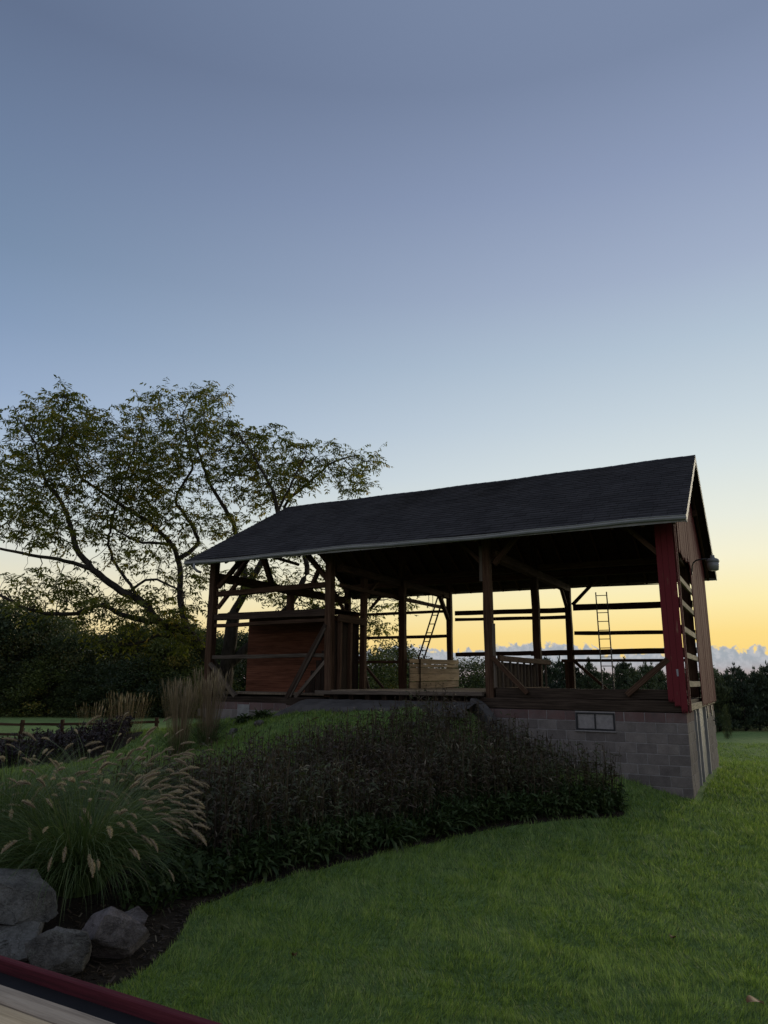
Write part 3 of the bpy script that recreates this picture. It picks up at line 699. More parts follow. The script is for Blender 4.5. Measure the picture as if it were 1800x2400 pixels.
# ---------------------------------------------------------------- concrete apron and kerb of the barn bank
def apron():
    V = []; F = []; ns, nw = 46, 12
    for i in range(ns + 1):
        s = 4.32 + (9.75 - 4.32) * i / ns
        for j in range(nw + 1):
            t = j / nw; w = -.16 - .85 * t - .12 * math.sin(s * 1.9) * t - .08 * math.sin(s * 5.3) * t
            x, y = W2(s, w); g = gz(x, y)
            edge = min(1, (9.75 - s) / .9); edge = edge * edge * (3 - 2 * edge)
            top = BZ + .13 - .17 * t ** 1.5
            z = max(g - .05, g + (top - g) * edge - (.16 if j == nw else 0)) + .05 * mnoise.noise((s * 2.5, w * 2.5, 1)) * min(1, t * 3) + .02 * mnoise.noise((s * 9, w * 9, 4))
            V.append((x, y, z))
    for i in range(ns):
        for j in range(nw):
            a = i * (nw + 1) + j; F.append((a, a + nw + 1, a + nw + 2, a + 1))
    return link('ramp_apron', mesh_py('ramp_apron', V, F, MATS['concrete'], True))
tag(apron(), kind='structure')
def wp(s, w, z): x, y = W2(s, w); return Vector((x, y, BZ + z))
kb = empty('kerb', wp(4.2, -.1, -.6)); tag(kb, 'sloping concrete kerb at the right edge of the barn ramp', 'kerb')
pts = [(4.50, -.10, .08), (4.28, -.22, -.02), (4.02, -.40, -.24), (3.80, -.58, -.46), (3.62, -.76, -.66)]
for k in range(4):
    a, b2 = wp(*pts[k]), wp(*pts[k + 1]); Mx, Ln = basis(a, b2); V, F = beam_mesh(.22, .30, Ln + (.01 if k < 3 else 0), .006, .02)
    o = link('segment', mesh_py('segment', V, F, MATS['concrete'])); o.parent = kb; o.matrix_world = Mx; o.matrix_parent_inverse = Matrix.Translation(-kb.location)

# ---------------------------------------------------------------- small things in the barn
def child_at(parent, o):
    o.parent = parent; o.matrix_parent_inverse = parent.matrix_world.inverted(); return o
BARN_M = Matrix.Translation((BX, BY, BZ)) @ Matrix.Rotation(BA, 4, 'Z')
def ladder(label, base, top, width, n, rail, rung, mat, across):
    """base/top: barn points of the left rail"""
    root = empty('ladder'); root.matrix_world = BARN_M @ Matrix.Translation(base); tag(root, label, 'ladder', 'ladders leaning in the barn')
    a = Vector((0, 0, 0)); b2 = Vector(top) - Vector(base); ac = Vector(across) * width
    beam(root, 'side_rail', a, b2, rail, rail * 1.4, mat, .002, cham=.004); beam(root, 'side_rail', a + ac, b2 + ac, rail, rail * 1.4, mat, .002, cham=.004)
    for i in range(n):
        t = (i + .6) / n; p = a.lerp(b2, t); V, F = tube([p, p + ac], rung, 6); link('rung', mesh_py('rung', V, F, mat, True), root)
    return root
ladder('wooden ladder leaning on the tie beam behind the pale plank half wall', P(9.62, 7.05, .25), P(8.43, 7.05, 3.55), .22, 11, .035, .016, MATS['hewn_wood'], (0, -1, 0))
ladder('upright ladder by the back girts beside the red corner', P(3.05, 7.30, FL), P(3.15, 7.62, 3.42), .34, 11, .026, .013, MATS['aluminium'], (0, -1, 0))
def chain(label, s, w, z0, z1):
    root = empty('chain'); root.matrix_world = BARN_M @ Matrix.Translation(P(s, w, z0)); tag(root, label, 'chain', 'chains hanging from the tie beam')
    n = int((z0 - z1) / .05); pts = [(.0, math.cos(a) * .016, math.sin(a) * .03) for a in np.linspace(0, 2 * PI, 9)]
    V, F = tube(pts, .006, 4, False); me = mesh_py('link', V, F, MATS['iron'], True)
    for i in range(n): o = link('link', me, root); o.location = (0, 0, -.03 - i * .05); o.rotation_euler = (0, 0, (i % 2) * PI / 2)
    V, F = tube([(0, 0, -.05 * n - .03), (0, .03, -.05 * n - .07), (0, .02, -.05 * n - .12), (0, -.02, -.05 * n - .12), (0, -.03, -.05 * n - .09)], .008, 5)
    link('hook', mesh_py('hook', V, F, MATS['iron'], True), root)
chain('longer iron chain with hook hanging beside the leaning ladder', 8.30, 6.25, 3.46, 2.98); chain('shorter iron chain hanging left of the long one', 8.30, 5.92, 3.45, 3.20)
lamp = empty('yard_light'); lamp.matrix_world = BARN_M @ Matrix.Translation(P(-.09, 3.35, 3.30))
tag(lamp, 'gooseneck yard light on the gable siding under the roof edge', 'lamp')
V, F = tube([P(0, 0, 0), P(-.02, 0, .12), P(-.05, 0, .22), P(-.12, 0, .28), P(-.22, 0, .30), P(-.40, 0, .30)], .018, 8)
link('arm', mesh_py('arm', V, F, MATS['iron'], True), lamp); link('mount', box_mesh('mount', -.04, .04, -.012, .02, -.08, .08, MATS['iron'], .006), lamp)
def lathe(nm, prof, mat, parent, loc, n=20):
    V = [(r * math.cos(2 * PI * j / n), r * math.sin(2 * PI * j / n), z) for r, z in prof for j in range(n)]
    F = [(i * n + j, i * n + (j + 1) % n, (i + 1) * n + (j + 1) % n, (i + 1) * n + j) for i in range(len(prof) - 1) for j in range(n)]
    F.append(tuple(range(n - 1, -1, -1))); F.append(tuple((len(prof) - 1) * n + j for j in range(n)))
    o = link(nm, mesh_py(nm, V, F, mat, True), parent); o.location = loc; return o
lathe('housing', [(.145, .20), (.15, .235), (.14, .27), (.10, .30), (.055, .315), (.05, .38), (.03, .39)], MATS['shade_paint'], lamp, P(-.50, 0, 0))
lathe('lens', [(.095, .0), (.115, .01), (.135, .10), (.142, .198)], MATS['lens'], lamp, P(-.50, 0, 0))
sc = empty('scrap_lumber'); sc.matrix_world = BARN_M @ Matrix.Translation(P(.45, 2.5, .24)); tag(sc, 'small pile of scrap lumber behind the lowest gable girt', 'lumber')
for k in range(9):
    x, y, hh = random.uniform(-.9, .5), random.uniform(-.12, .12), random.uniform(.06, .32)
    o = link('offcut', box_mesh('offcut', -.06, .06, -.05, .05, 0, hh, MATS['girt_wood' if k % 2 else 'weathered_wood'], .004), sc); o.location = (x, y, .0); o.rotation_euler = (random.uniform(-.12, .12), random.uniform(-.15, .15), random.random())

# ---------------------------------------------------------------- stones
def rock(name, label, cat, c, size, mat, seed, rz=0, group=None, tilt=(0, 0), cuts=16, sub=5, flat=(.62, .92)):
    r = np.random.default_rng(seed); bm = bmesh.new(); bmesh.ops.create_icosphere(bm, subdivisions=sub, radius=1)
    V = np.array([v.co[:] for v in bm.verts])
    V = np.sign(V) * np.abs(V) ** .55; V /= .9
    for k in range(cuts):
        n = r.normal(size=3); n /= np.linalg.norm(n); dd = r.uniform(*flat); t = V @ n - dd; V -= np.outer(np.maximum(t, 0) * .985, n)
    for v, p in zip(bm.verts, V):
        q = Vector(p) * 1.3 + Vector((seed * 3.1, 0, 0)); k = 1 + .075 * mnoise.fractal(q, .9, 2.1, 5) + .022 * mnoise.noise(q * 7) + .010 * mnoise.noise(q * 19)
        v.co = Vector(p) * k
    for v in bm.verts: v.co = (v.co.x * size[0] / 2, v.co.y * size[1] / 2, v.co.z * size[2] / 2)
    me = bpy.data.meshes.new(name); bm.to_mesh(me); bm.free(); me.materials.append(MATS[mat])
    for p in me.polygons: p.use_smooth = True
    me.set_sharp_from_angle(angle=math.radians(32))
    o = link(name, me); o.location = c; o.rotation_euler = (tilt[0], tilt[1], rz); tag(o, label, cat, group); return o
G1 = 'boulders stacked below the fountain grass'
rock('boulder', 'large flat-topped boulder resting on top of the stack at the left edge', 'boulder', (-3.16, 6.55, .45), (.84, .66, .40), 'stone_grey', 3, .25, G1, (.06, .08))
rock('boulder', 'grey boulder under the flat-topped one at the left edge', 'boulder', (-3.06, 6.35, .12), (.74, .56, .38), 'stone_grey', 11, .5, G1, (0, -.2))
rock('boulder', 'angular grey boulder in front, next to the red deck edge', 'boulder', (-2.42, 6.05, .17), (.60, .46, .36), 'stone_brown', 23, -.3, G1, (.08, .10))
rock('boulder', 'pinkish granite boulder at the right end of the stack', 'boulder', (-2.22, 6.42, .20), (.60, .52, .42), 'stone_pink', 31, .5, G1, (0, .12))
rock('boulder', 'low reddish stone half buried behind the granite boulder', 'boulder', (-2.24, 7.02, .12), (.42, .34, .18), 'stone_pink', 44, .2, G1)
rock('boulder', 'small flat stone lying between boulders and red deck edge', 'boulder', (-2.34, 5.66, .02), (.38, .28, .12), 'stone_brown', 52, .4, G1)
G2 = 'stones beside the kerb'
for k, (s, w, sz, lb) in enumerate([(5.0, -1.35, (.5, .34, .24), 'long grey stone lying highest beside the ramp kerb'), (4.6, -1.5, (.42, .36, .26), 'pale grey stone touching the ramp kerb'), (5.25, -1.75, (.36, .30, .2), 'squat stone left of the others below the ramp'),
                                     (4.75, -1.95, (.36, .26, .22), 'stone lowest of the group beside the ramp kerb'), (9.45, -1.5, (.36, .26, .2), 'pale stone in the grass left of the ramp apron'), (9.9, -1.9, (.3, .24, .16), 'small stone left of the pale one by the ramp apron')]):
    x, y = W2(s, w); rock('stone', lb, 'stone', (x, y, gz(x, y) + sz[2] * .22), sz, 'stone_grey' if k % 2 else 'stone_brown', 60 + k, k * .9, G2, sub=3)

# ---------------------------------------------------------------- deck corner
dk = empty('deck', (-1.4, 3.6, 0)); dk.rotation_euler = (0, 0, math.atan2(-.489, .872)); tag(dk, 'corner of a wooden deck with red painted edge board', 'deck')
def dbox(nm, d0, d1, z0, z1, mat, jit=.0):
    # d measured from the outer edge of the red board towards the viewer
    e = -2.852 + 2.455                                    # edge offset of the root
    V, F = beam_mesh(d1 - d0, z1 - z0, 6.0, jit, .006)
    Mx = Matrix(((0, 0, 1, -3.0), (-1, 0, 0, 0.397 - (d0 + d1) / 2), (0, 1, 0, (z0 + z1) / 2), (0, 0, 0, 1)))
    link(nm, mesh_py(nm, V, F, MATS[mat]), dk, M=Mx)
dbox('edge_board', .0, .042, .42, .70, 'red_deck_board', .001)
dbox('trim_strip', .044, .165, .56, .642, 'black_edge', .0005)
dbox('plank', .170, .300, .61, .658, 'deck_plank', .002)
dbox('plank', .310, .450, .61, .655, 'new_deck_plank', .002)
dbox('plank', .460, .600, .61, .658, 'new_deck_plank', .002)
dbox('plank', .610, .750, .61, .655, 'deck_plank', .002)
for k in range(5): link('post', box_mesh('post', -2.8 + k * 1.3, -2.7 + k * 1.3, .2, .3, -.1, .5, MATS['deck_plank'], .004), dk)

# ---------------------------------------------------------------- split rail fence
fn = empty('fence', (-10.5, 34, -.62)); tag(fn, 'weathered split rail fence at the edge of the far field', 'fence')
fx = [(-17.0 + 2.13 * 0, ) for _ in ()]
prev = None
for k, px in enumerate((-62, 47, 143, 254, 365)):
    p = at(px, 1735, 34.0); p.z = gz(p.x, p.y); loc = p - fn.location
    beam(fn, 'post', loc + Vector((0, 0, -.1)), loc + Vector((random.uniform(-.03, .03), 0, 1.12)), .14, .14, MATS['hewn_wood'], .006, up=(0, 1, 0))
    if prev is not None:
        for zz in (.46, .92): beam(fn, 'rail', prev + Vector((-.1, .02, zz + random.uniform(-.02, .02))), loc + Vector((.1, -.02, zz + random.uniform(-.02, .02))), .07, .11, MATS['hewn_wood'], .010)
    prev = loc

# ---------------------------------------------------------------- grasses and plants
def blades(base, az, Ln, el0, bend, wid, segs=4, prof='blade', twist=None, pw=1.25):
    """arching strips; returns V,F and path points (n,segs+1,3)"""
    n = len(base); base = np.asarray(base, float); az, Ln, el0, bend, wid = [np.broadcast_to(np.asarray(a, float), (n,)) for a in (az, Ln, el0, bend, wid)]
    t = np.linspace(0, 1, segs + 1); el = el0[:, None] - bend[:, None] * t[None] ** pw
    st = (Ln / segs)[:, None]; h = np.stack([np.cos(az), np.sin(az)], -1)
    P_ = np.zeros((n, segs + 1, 3)); P_[:, 0] = base
    for k in range(1, segs + 1):
        e = (el[:, k - 1] + el[:, k]) / 2
        P_[:, k, :2] = P_[:, k - 1, :2] + (np.cos(e) * st[:, 0])[:, None] * h; P_[:, k, 2] = P_[:, k - 1, 2] + np.sin(e) * st[:, 0]
    if twist is None: twist = rng.uniform(-.9, .9, n)
    side = np.stack([-h[:, 1] * np.cos(twist), h[:, 0] * np.cos(twist), np.sin(twist)], -1)
    if prof == 'blade': wp_ = (1 - t) ** .6 * .98 + .02
    elif prof == 'leaf': wp_ = np.sin(PI * np.clip(t * .92 + .08, 0, 1)) ** .8 + .02
    else: wp_ = np.ones_like(t)
    off = side[:, None] * (wid[:, None] * wp_[None] / 2)[..., None]
    V = np.stack([P_ - off, P_ + off], 2).reshape(-1, 3)
    b0 = (np.arange(n) * (segs + 1) * 2)[:, None] + (np.arange(segs) * 2)[None]
    F = np.stack([b0, b0 + 1, b0 + 3, b0 + 2], -1).reshape(-1, 4)
    return V, F, P_
class Soup:
    def __init__(s): s.V = []; s.F = []; s.T = []; s.n = 0
    def add(s, V, F, tint):
        s.V.append(V); s.F.append(F + s.n); s.n += len(V); s.T.append(np.broadcast_to(tint, (len(F),)) if np.ndim(tint) == 0 else np.repeat(tint, len(F) // len(tint)))
    def mesh(s, nm, mat): return mesh_np(nm, np.concatenate(s.V), np.concatenate(s.F), [MATS[mat]], tint=np.concatenate(s.T))
def fbm(x, y, sc, seed=0):
    r = np.random.default_rng(seed); v = 0
    for k in range(5):
        a = r.uniform(0, 2 * PI, 3); f_ = sc * 1.9 ** k
        v = v + (np.sin(x * f_ * np.cos(a[0]) + y * f_ * np.sin(a[0]) + a[1]) * np.sin(y * f_ * np.cos(a[0]) * 1.1 - x * f_ * np.sin(a[0]) + a[2])) / 1.5 ** k
    return v / 2.2
def lawn_blades(n):
    r = np.exp(rng.uniform(math.log(4.3), math.log(38), n)); th = rng.uniform(-.66, .64, n)
    x, y = r * np.sin(th), r * np.cos(th)
    s, w = SW(x, y)
    ok = ~inside(BED, x, y) & ~inside(GBED, x, y) & ~((s > -.12) & (s < 12.7) & (w > -.04) & (w < 7.9)) & ~((s > 4.25) & (s < 9.4) & (w < 0) & (w > -.85))
    e = .5 * np.array([.872 * 0, 0]); dd = x * -.489 + y * -.872; ok &= ~(dd > -2.86)
    x, y, r = x[ok], y[ok], r[ok]; z = ground_z(x, y) - .004; n = len(x)
    lx, ly = fbm(x, y, 2.6, 1), fbm(x, y, 2.6, 2); tuft = .6 * fbm(x, y, 8.0, 3) + .7 * fbm(x, y, 21.0, 13); big = fbm(x, y, .8, 4)
    az = np.arctan2(ly, lx) + rng.normal(0, .9, n)
    Ln = (.056 + .040 * tuft + .014 * big) * rng.uniform(.7, 1.35, n) * np.clip(r / 9, .9, 1.5); Ln = np.maximum(Ln, .02)
    el = np.radians(np.clip(62 - 25 * np.hypot(lx, ly) + rng.normal(0, 16, n), 12, 88))
    wid = .0060 * np.clip(r / 6, .9, 3.2) * rng.uniform(.7, 1.3, n)
    h = np.stack([np.cos(az), np.sin(az)], -1); tw = rng.uniform(0, PI, n)
    B = np.stack([x, y, z], -1); side = np.stack([np.cos(tw), np.sin(tw), np.zeros(n)], -1) * (wid / 2)[:, None]
    tip = B + np.concatenate([h * (np.cos(el) * Ln)[:, None], (np.sin(el) * Ln)[:, None]], -1)
    V = np.stack([B - side, B + side, tip], 1).reshape(-1, 3); F = np.arange(3 * n).reshape(-1, 3)
    tint = np.clip(.42 + .16 * big + .32 * tuft + rng.normal(0, .24, n), 0, .82); tint[rng.random(n) < .03] = .95
    return V, F, tint
V, F, T = lawn_blades(720000)
tag(link('grass', mesh_np('grass', V, F, [MATS['grass_blade']], tint=T)), 'short mown lawn grass around the barn and beds', 'grass', kind='stuff')

# dried perennials on the bank
def perennials(name, label, poly, n, hmin, hmax, mat, excl=None, lw=.020, leaves=16, lowleaf=.15, tint0=None):
    lo, hi = poly.min(0), poly.max(0); pts = []
    while len(pts) < n:
        q = rng.uniform(lo, hi, (n * 2, 2)); m = inside(poly, q[:, 0], q[:, 1])
        if excl is not None: m &= ~excl(q[:, 0], q[:, 1])
        pts += list(q[m])
    pts = np.array(pts[:n]); z = ground_z(pts[:, 0], pts[:, 1]); B = np.column_stack([pts, z - .02])
    hgt = (hmin + (hmax - hmin) * (.5 + .5 * fbm(pts[:, 0], pts[:, 1], 1.6, 9))) * rng.uniform(.66, 1.2, n)
    patch = fbm(pts[:, 0], pts[:, 1], .9, 12)
    sp = Soup(); az = rng.uniform(0, 2 * PI, n)
    el0 = np.radians(rng.normal(87, 5, n)); bend = np.radians(rng.normal(8, 10, n))
    for k in range(2):
        V, F, Pp = blades(B, az, hgt, el0, bend, .009, 4, 'flat', twist=np.full(n, k * PI / 2)); sp.add(V, F, np.clip(.25 + .1 * patch + rng.normal(0, .12, n), 0, .5))
    for k in range(leaves):
        f_ = (lowleaf + (1 - lowleaf) * rng.uniform(0, 1.0, n) ** .8) * 3.999; i0 = f_.astype(int); fr = (f_ - i0)[:, None]
        bp = Pp[np.arange(n), i0] * (1 - fr) + Pp[np.arange(n), i0 + 1] * fr
        V, F, _ = blades(bp, rng.uniform(0, 2 * PI, n), rng.uniform(.06, .16, n), np.radians(rng.normal(30, 25, n)), np.radians(rng.uniform(20, 110, n)), lw * rng.uniform(.6, 1.4, n), 2, 'leaf')
        up = f_ / 4
        tt = np.clip(.50 + .34 * patch + rng.normal(0, .18, n), 0, .97) if tint0 is None else np.clip(tint0 + rng.normal(0, .25, n), 0, 1)
        sp.add(V, F, tt)
    V, F, _ = blades(Pp[:, -1], rng.uniform(0, 6.3, n), rng.uniform(.03, .06, n), np.full(n, 1.4), 0.2, .022, 2, 'leaf'); sp.add(V, F, np.full(n, .12))
    tag(link(name, sp.mesh(name, mat)), label, 'plants', kind='stuff')
def near_edge(x, y):
    d = np.full(np.shape(x), 9.0); e = BEDC[:13]
    for k in range(len(e) - 1):
        a, b2 = e[k], e[k + 1]; ab = b2 - a; t = np.clip(((x - a[0]) * ab[0] + (y - a[1]) * ab[1]) / (ab @ ab), 0, 1); d = np.minimum(d, np.hypot(x - a[0] - t * ab[0], y - a[1] - t * ab[1]))
    return d
def excl_front(x, y): return (near_edge(x, y) < .10) | (near_edge(x, y) > .85) | (x < -1.75)
def excl_main(x, y): return (near_edge(x, y) < .30) | (x < -3.4) | ((x < -1.75) & (y < 8.9)) | (np.hypot(x + 3.1, y - 7.7) < 1.0)
perennials('dried_perennials', 'dark mass of dried flower stems and leaves on the bank before the barn', BED, 2300, .66, 1.12, 'perennial', excl_main, lw=.026, lowleaf=.40, leaves=10)
perennials('bare_stems', 'pale bare dried stems standing among the dark flower stems', BED, 900, .7, 1.2, 'perennial', excl_main, leaves=2, tint0=.95)
perennials('edge_plants', 'low dark green leafy growth spilling along the front edge of the bed', BED, 1100, .22, .48, 'strap_leaf', excl_front, .035, 14)
perennials('corner_leaves', 'low green leaves between the fountain grass and the lawn edge', np.array([(-2.45, 7.2), (-2.05, 7.3), (-1.95, 7.9), (-1.6, 8.6), (-1.4, 9.0), (-2.3, 9.3)]), 170, .16, .34, 'strap_leaf', None, .045, 14)
LBED = np.array([(-6.2, 9.3), (-2.1, 8.7), (-1.9, 9.6), (-3.2, 11.1), (-6.5, 11.1)])
perennials('leafy_perennials', 'low dark leafy plants between fountain grass and dried stems', LBED, 420, .35, .6, 'perennial', None, .045, 16)
perennials('seedhead_perennials', 'dark purple brown seedhead plants in front of the split rail fence', np.array([(-14, 17.3), (-9, 17.5), (-7.2, 18.8), (-6.9, 20.3), (-7.8, 22.8), (-14, 23)]), 1500, .45, .72, 'purple_perennial', None, .05, 12)

# strap leaved clumps along the front of the bed
def strap_mesh(seed, n, L0, L1, wd):
    r = np.random.default_rng(seed); sp = Soup()
    B = np.column_stack([r.normal(0, .05, n), r.normal(0, .05, n), np.zeros(n)])
    V, F, _ = blades(B, r.uniform(0, 2 * PI, n), r.uniform(L0, L1, n), np.radians(r.uniform(45, 85, n)), np.radians(r.uniform(70, 150, n)), wd * r.uniform(.7, 1.3, n), 5, 'leaf', twist=r.uniform(-.4, .4, n)); sp.add(V, F, r.uniform(0, 1, n))
    return sp.mesh('leaves', 'strap_leaf')
straps = [strap_mesh(1, 70, .3, .5, .045), strap_mesh(2, 60, .25, .42, .065), strap_mesh(3, 80, .3, .5, .035)]
spots = [(3.80, 13.05, .62), (3.42, 12.80, .8), (3.05, 12.78, .6), (2.35, 12.48, .72), (1.55, 12.2, .6), (1.12, 11.72, .95), (.80, 11.25, 1.05), (.38, 11.05, .8), (.10, 10.45, 1.0), (-.22, 10.4, .65), (-.78, 9.72, 1.0), (-1.02, 9.55, .7), (-1.42, 9.0, 1.05), (-1.85, 8.85, .6)]
for k, (x, y, sc_) in enumerate(spots):
    o = link('strap_leaf_plant', straps[k % 3]); o.location = (x, y, gz(x, y)); o.scale = (sc_,) * 3; o.rotation_euler = (0, 0, k * 1.7)
    order = ['rightmost', 'second from the right', 'third from the right', 'fourth from the right', 'fifth from the right', 'sixth from the right', 'seventh from the right', 'seventh from the left', 'sixth from the left', 'fifth from the left', 'fourth from the left', 'third from the left', 'second from the left', 'leftmost'][k]
    tag(o, 'green strap leaved clump edging the bed, %s of the row' % order, 'plant', 'strap leaved clumps along the bed edge')
x, y = W2(10.3, -.8)
for k, (s, w, lb) in enumerate([(9.9, -.75, 'strap leaved clump against the left foundation, nearest the apron'), (10.5, -.8, 'strap leaved clump against the left foundation, middle one'), (11.2, -1.2, 'strap leaved clump against the left foundation, beside the tall tan grass')]):
    x, y = W2(s, w); o = link('strap_leaf_plant', straps[k]); o.location = (x, y, gz(x, y)); o.scale = (1.1,) * 3; tag(o, lb, 'plant', 'strap leaved clumps by the foundation')

# fountain grass with foxtail plumes
def plume_mesh(seed):
    r = np.random.default_rng(seed); sp = Soup(); Ln = .15; n = 150
    t = np.linspace(0, 1, 7); bendv = .035 * r.uniform(.6, 1.4)
    ax = lambda u: np.stack([u * 0, -bendv * u ** 2, u * Ln], -1)
    u = r.uniform(0, 1, n) ** .9; an = r.uniform(0, 2 * PI, n); b0 = ax(u); rad = .017 * (np.sin(PI * np.clip(u * .85 + .13, 0, 1)) ** .6)
    d = np.stack([np.cos(an), np.sin(an), np.full(n, .85)], -1); tip = b0 + d * (rad * r.uniform(.8, 1.25, n))[:, None]
    sd = np.stack([-np.sin(an), np.cos(an), np.zeros(n)], -1) * .0028
    V = np.stack([b0 - sd, b0 + sd, tip + sd * .5, tip - sd * .5], 1).reshape(-1, 3); sp.add(V, np.arange(4 * n).reshape(-1, 4), r.uniform(.2, 1, n))
    core, F = [], []
    for k, tt in enumerate(t):
        rr = .009 * (math.sin(PI * min(1, tt * .9 + .08)) ** .5) + .001; c = ax(np.array([tt]))[0]
        for j in range(6): core.append((c[0] + rr * math.cos(j * PI / 3), c[1] + rr * math.sin(j * PI / 3), c[2]))
    for k in range(6):
        for j in range(6): F.append((k * 6 + j, k * 6 + (j + 1) % 6, (k + 1) * 6 + (j + 1) % 6, (k + 1) * 6 + j))
    sp.add(np.array(core), np.array(F), r.uniform(.1, .6, len(F)))
    return sp.mesh('plume', 'plume')
plumes = [plume_mesh(100 + k) for k in range(5)]
def fountain(c, R, n, npl, label, seed, tall=0.0):
    r = np.random.default_rng(seed); root = empty('fountain_grass', (c[0], c[1], gz(*c))); tag(root, label, 'ornamental grass', 'fountain grass clumps by the boulders')
    sp = Soup(); a = r.uniform(0, 2 * PI, n); q = R * .28 * np.sqrt(r.random(n)); B = np.column_stack([q * np.cos(a), q * np.sin(a), np.zeros(n) - .03])
    az = a + r.normal(0, .5, n); V, F, _ = blades(B, az, R * r.uniform(.75, 1.5, n), np.radians(r.uniform(56, 90, n)), np.radians(r.uniform(35, 140, n)), .0078 * r.uniform(.6, 1.3, n), 6, 'blade'); sp.add(V, F, np.clip(r.normal(.5, .22, n), 0, 1))
    a = r.uniform(0, 2 * PI, npl); a = np.where(r.random(npl) < .4, r.normal(-.1, .7, npl), a); q = R * .25 * np.sqrt(r.random(npl)); B = np.column_stack([q * np.cos(a), q * np.sin(a), np.zeros(npl)])
    V, F, Pp = blades(B, a + r.normal(0, .35, npl), R * r.uniform(1.0, 1.5, npl) + tall, np.radians(r.uniform(56, 89, npl)), np.radians(r.uniform(30, 120, npl)), .004, 6, 'flat', pw=1.6); sp.add(V, F, np.full(npl, .9))
    tag(link('blades', sp.mesh('blades', 'fountain_blade'), root), kind='stuff')
    for k in range(npl):
        p, d = Vector(Pp[k, -1]), Vector(Pp[k, -1] - Pp[k, -2]).normalized()
        side = d.cross(Vector((0, 0, 1)));  side = side.normalized() if side.length > .01 else Vector((1, 0, 0))
        y = d.cross(side) * -1                                   # plume bends on downwards
        if y.z < 0: y, side = -y, -side
        x = y.cross(d); sc_ = r.uniform(.7, 1.3)
        o = link('plume', plumes[k % 5], root); Mx = Matrix((x * sc_, y * sc_, d * sc_)).transposed().to_4x4(); Mx.translation = p; o.matrix_local = Mx
fountain((-2.98, 7.55), .94, 3800, 130, 'fountain grass clump nearest the camera above the boulders', 1)
fountain((-3.98, 8.1), .98, 2600, 85, 'fountain grass clump cut off by the left photo edge', 2)
fountain((-3.45, 9.1), 1.0, 2200, 75, 'fountain grass clump behind the two front ones, plumes against the dark shrubs', 3, .1)

# feather reed grass
def reed(c, R, n, H, label, seed, group):
    r = np.random.default_rng(seed); root = empty('feather_reed_grass', (c[0], c[1], gz(*c))); tag(root, label, 'ornamental grass', group)
    a = r.uniform(0, 2 * PI, n); q = R * .45 * np.sqrt(r.random(n)); B = np.column_stack([q * np.cos(a), q * np.sin(a), np.zeros(n)])
    el = np.radians(90 - 6.5 * q / (R * .45) - np.abs(r.normal(0, 2.5, n))); sp = Soup(); L_ = H * r.uniform(.72, 1.05, n)
    V, F, Pp = blades(B, a, L_, el, np.radians(r.normal(4, 6, n)), .008, 3, 'flat'); sp.add(V, F, r.uniform(0, .6, n))
    V, F, _ = blades(Pp[:, -1] * .75 + Pp[:, -2] * .25, a, .22 * H / 1.5, el, .1, .02, 3, 'leaf', twist=r.uniform(0, 3, n)); sp.add(V, F, r.uniform(.3, 1, n))
    tag(link('stalks', sp.mesh('stalks', 'reed'), root), kind='stuff')
    m = int(n * 1.2); a = r.uniform(0, 2 * PI, m); q = R * .4 * np.sqrt(r.random(m)); B = np.column_stack([q * np.cos(a), q * np.sin(a), np.zeros(m)]); sp = Soup()
    V, F, _ = blades(B, a, H * r.uniform(.35, .6, m), np.radians(r.uniform(50, 86, m)), np.radians(r.uniform(30, 110, m)), .009, 4, 'blade'); sp.add(V, F, r.uniform(0, .7, m))
    tag(link('foliage', sp.mesh('foliage', 'fountain_blade'), root), kind='stuff')
GR = 'feather reed grass clumps'
p = at(420, 1745, 16.6); reed((p.x, p.y), .50, 240, 1.56, 'tall tan feather grass clump left of the barn corner post', 5, GR)
p = at(484, 1735, 17.2); reed((p.x, p.y), .48, 240, 1.62, 'tall tan feather grass clump touching the barn corner post', 6, GR)
p = at(215, 1745, 22.0); reed((p.x, p.y), .9, 45, 1.1, 'thin tan feather grass by the fence, left of the pair', 7, GR)
p = at(292, 1745, 22.0); reed((p.x, p.y), 1.1, 100, 1.2, 'dense tan feather grass by the fence, right of the pair', 8, GR)

# mulch and litter on the bare soil
def mulch(n):
    q = rng.uniform((-6, 4.6), (4.4, 13.2), (n * 6, 2)); m = inside(BED, q[:, 0], q[:, 1]); m &= near_edge(q[:, 0], q[:, 1]) < 1.0; q = q[m][:n]
    B = np.column_stack([q, ground_z(q[:, 0], q[:, 1]) + .008]); k = len(B); sp = Soup()
    V, F, _ = blades(B, rng.uniform(0, 6.3, k), rng.uniform(.02, .07, k), np.radians(rng.normal(8, 14, k)), np.radians(rng.normal(5, 20, k)), rng.uniform(.008, .022, k), 1, 'flat', twist=rng.normal(0, .3, k)); t = rng.uniform(0, .3, k); t[rng.random(k) < .03] = 1; sp.add(V, F, t)
    tag(link('mulch', sp.mesh('mulch', 'perennial')), 'dark mulch and dry litter along the bed edge', 'mulch', kind='stuff')
mulch(6500)
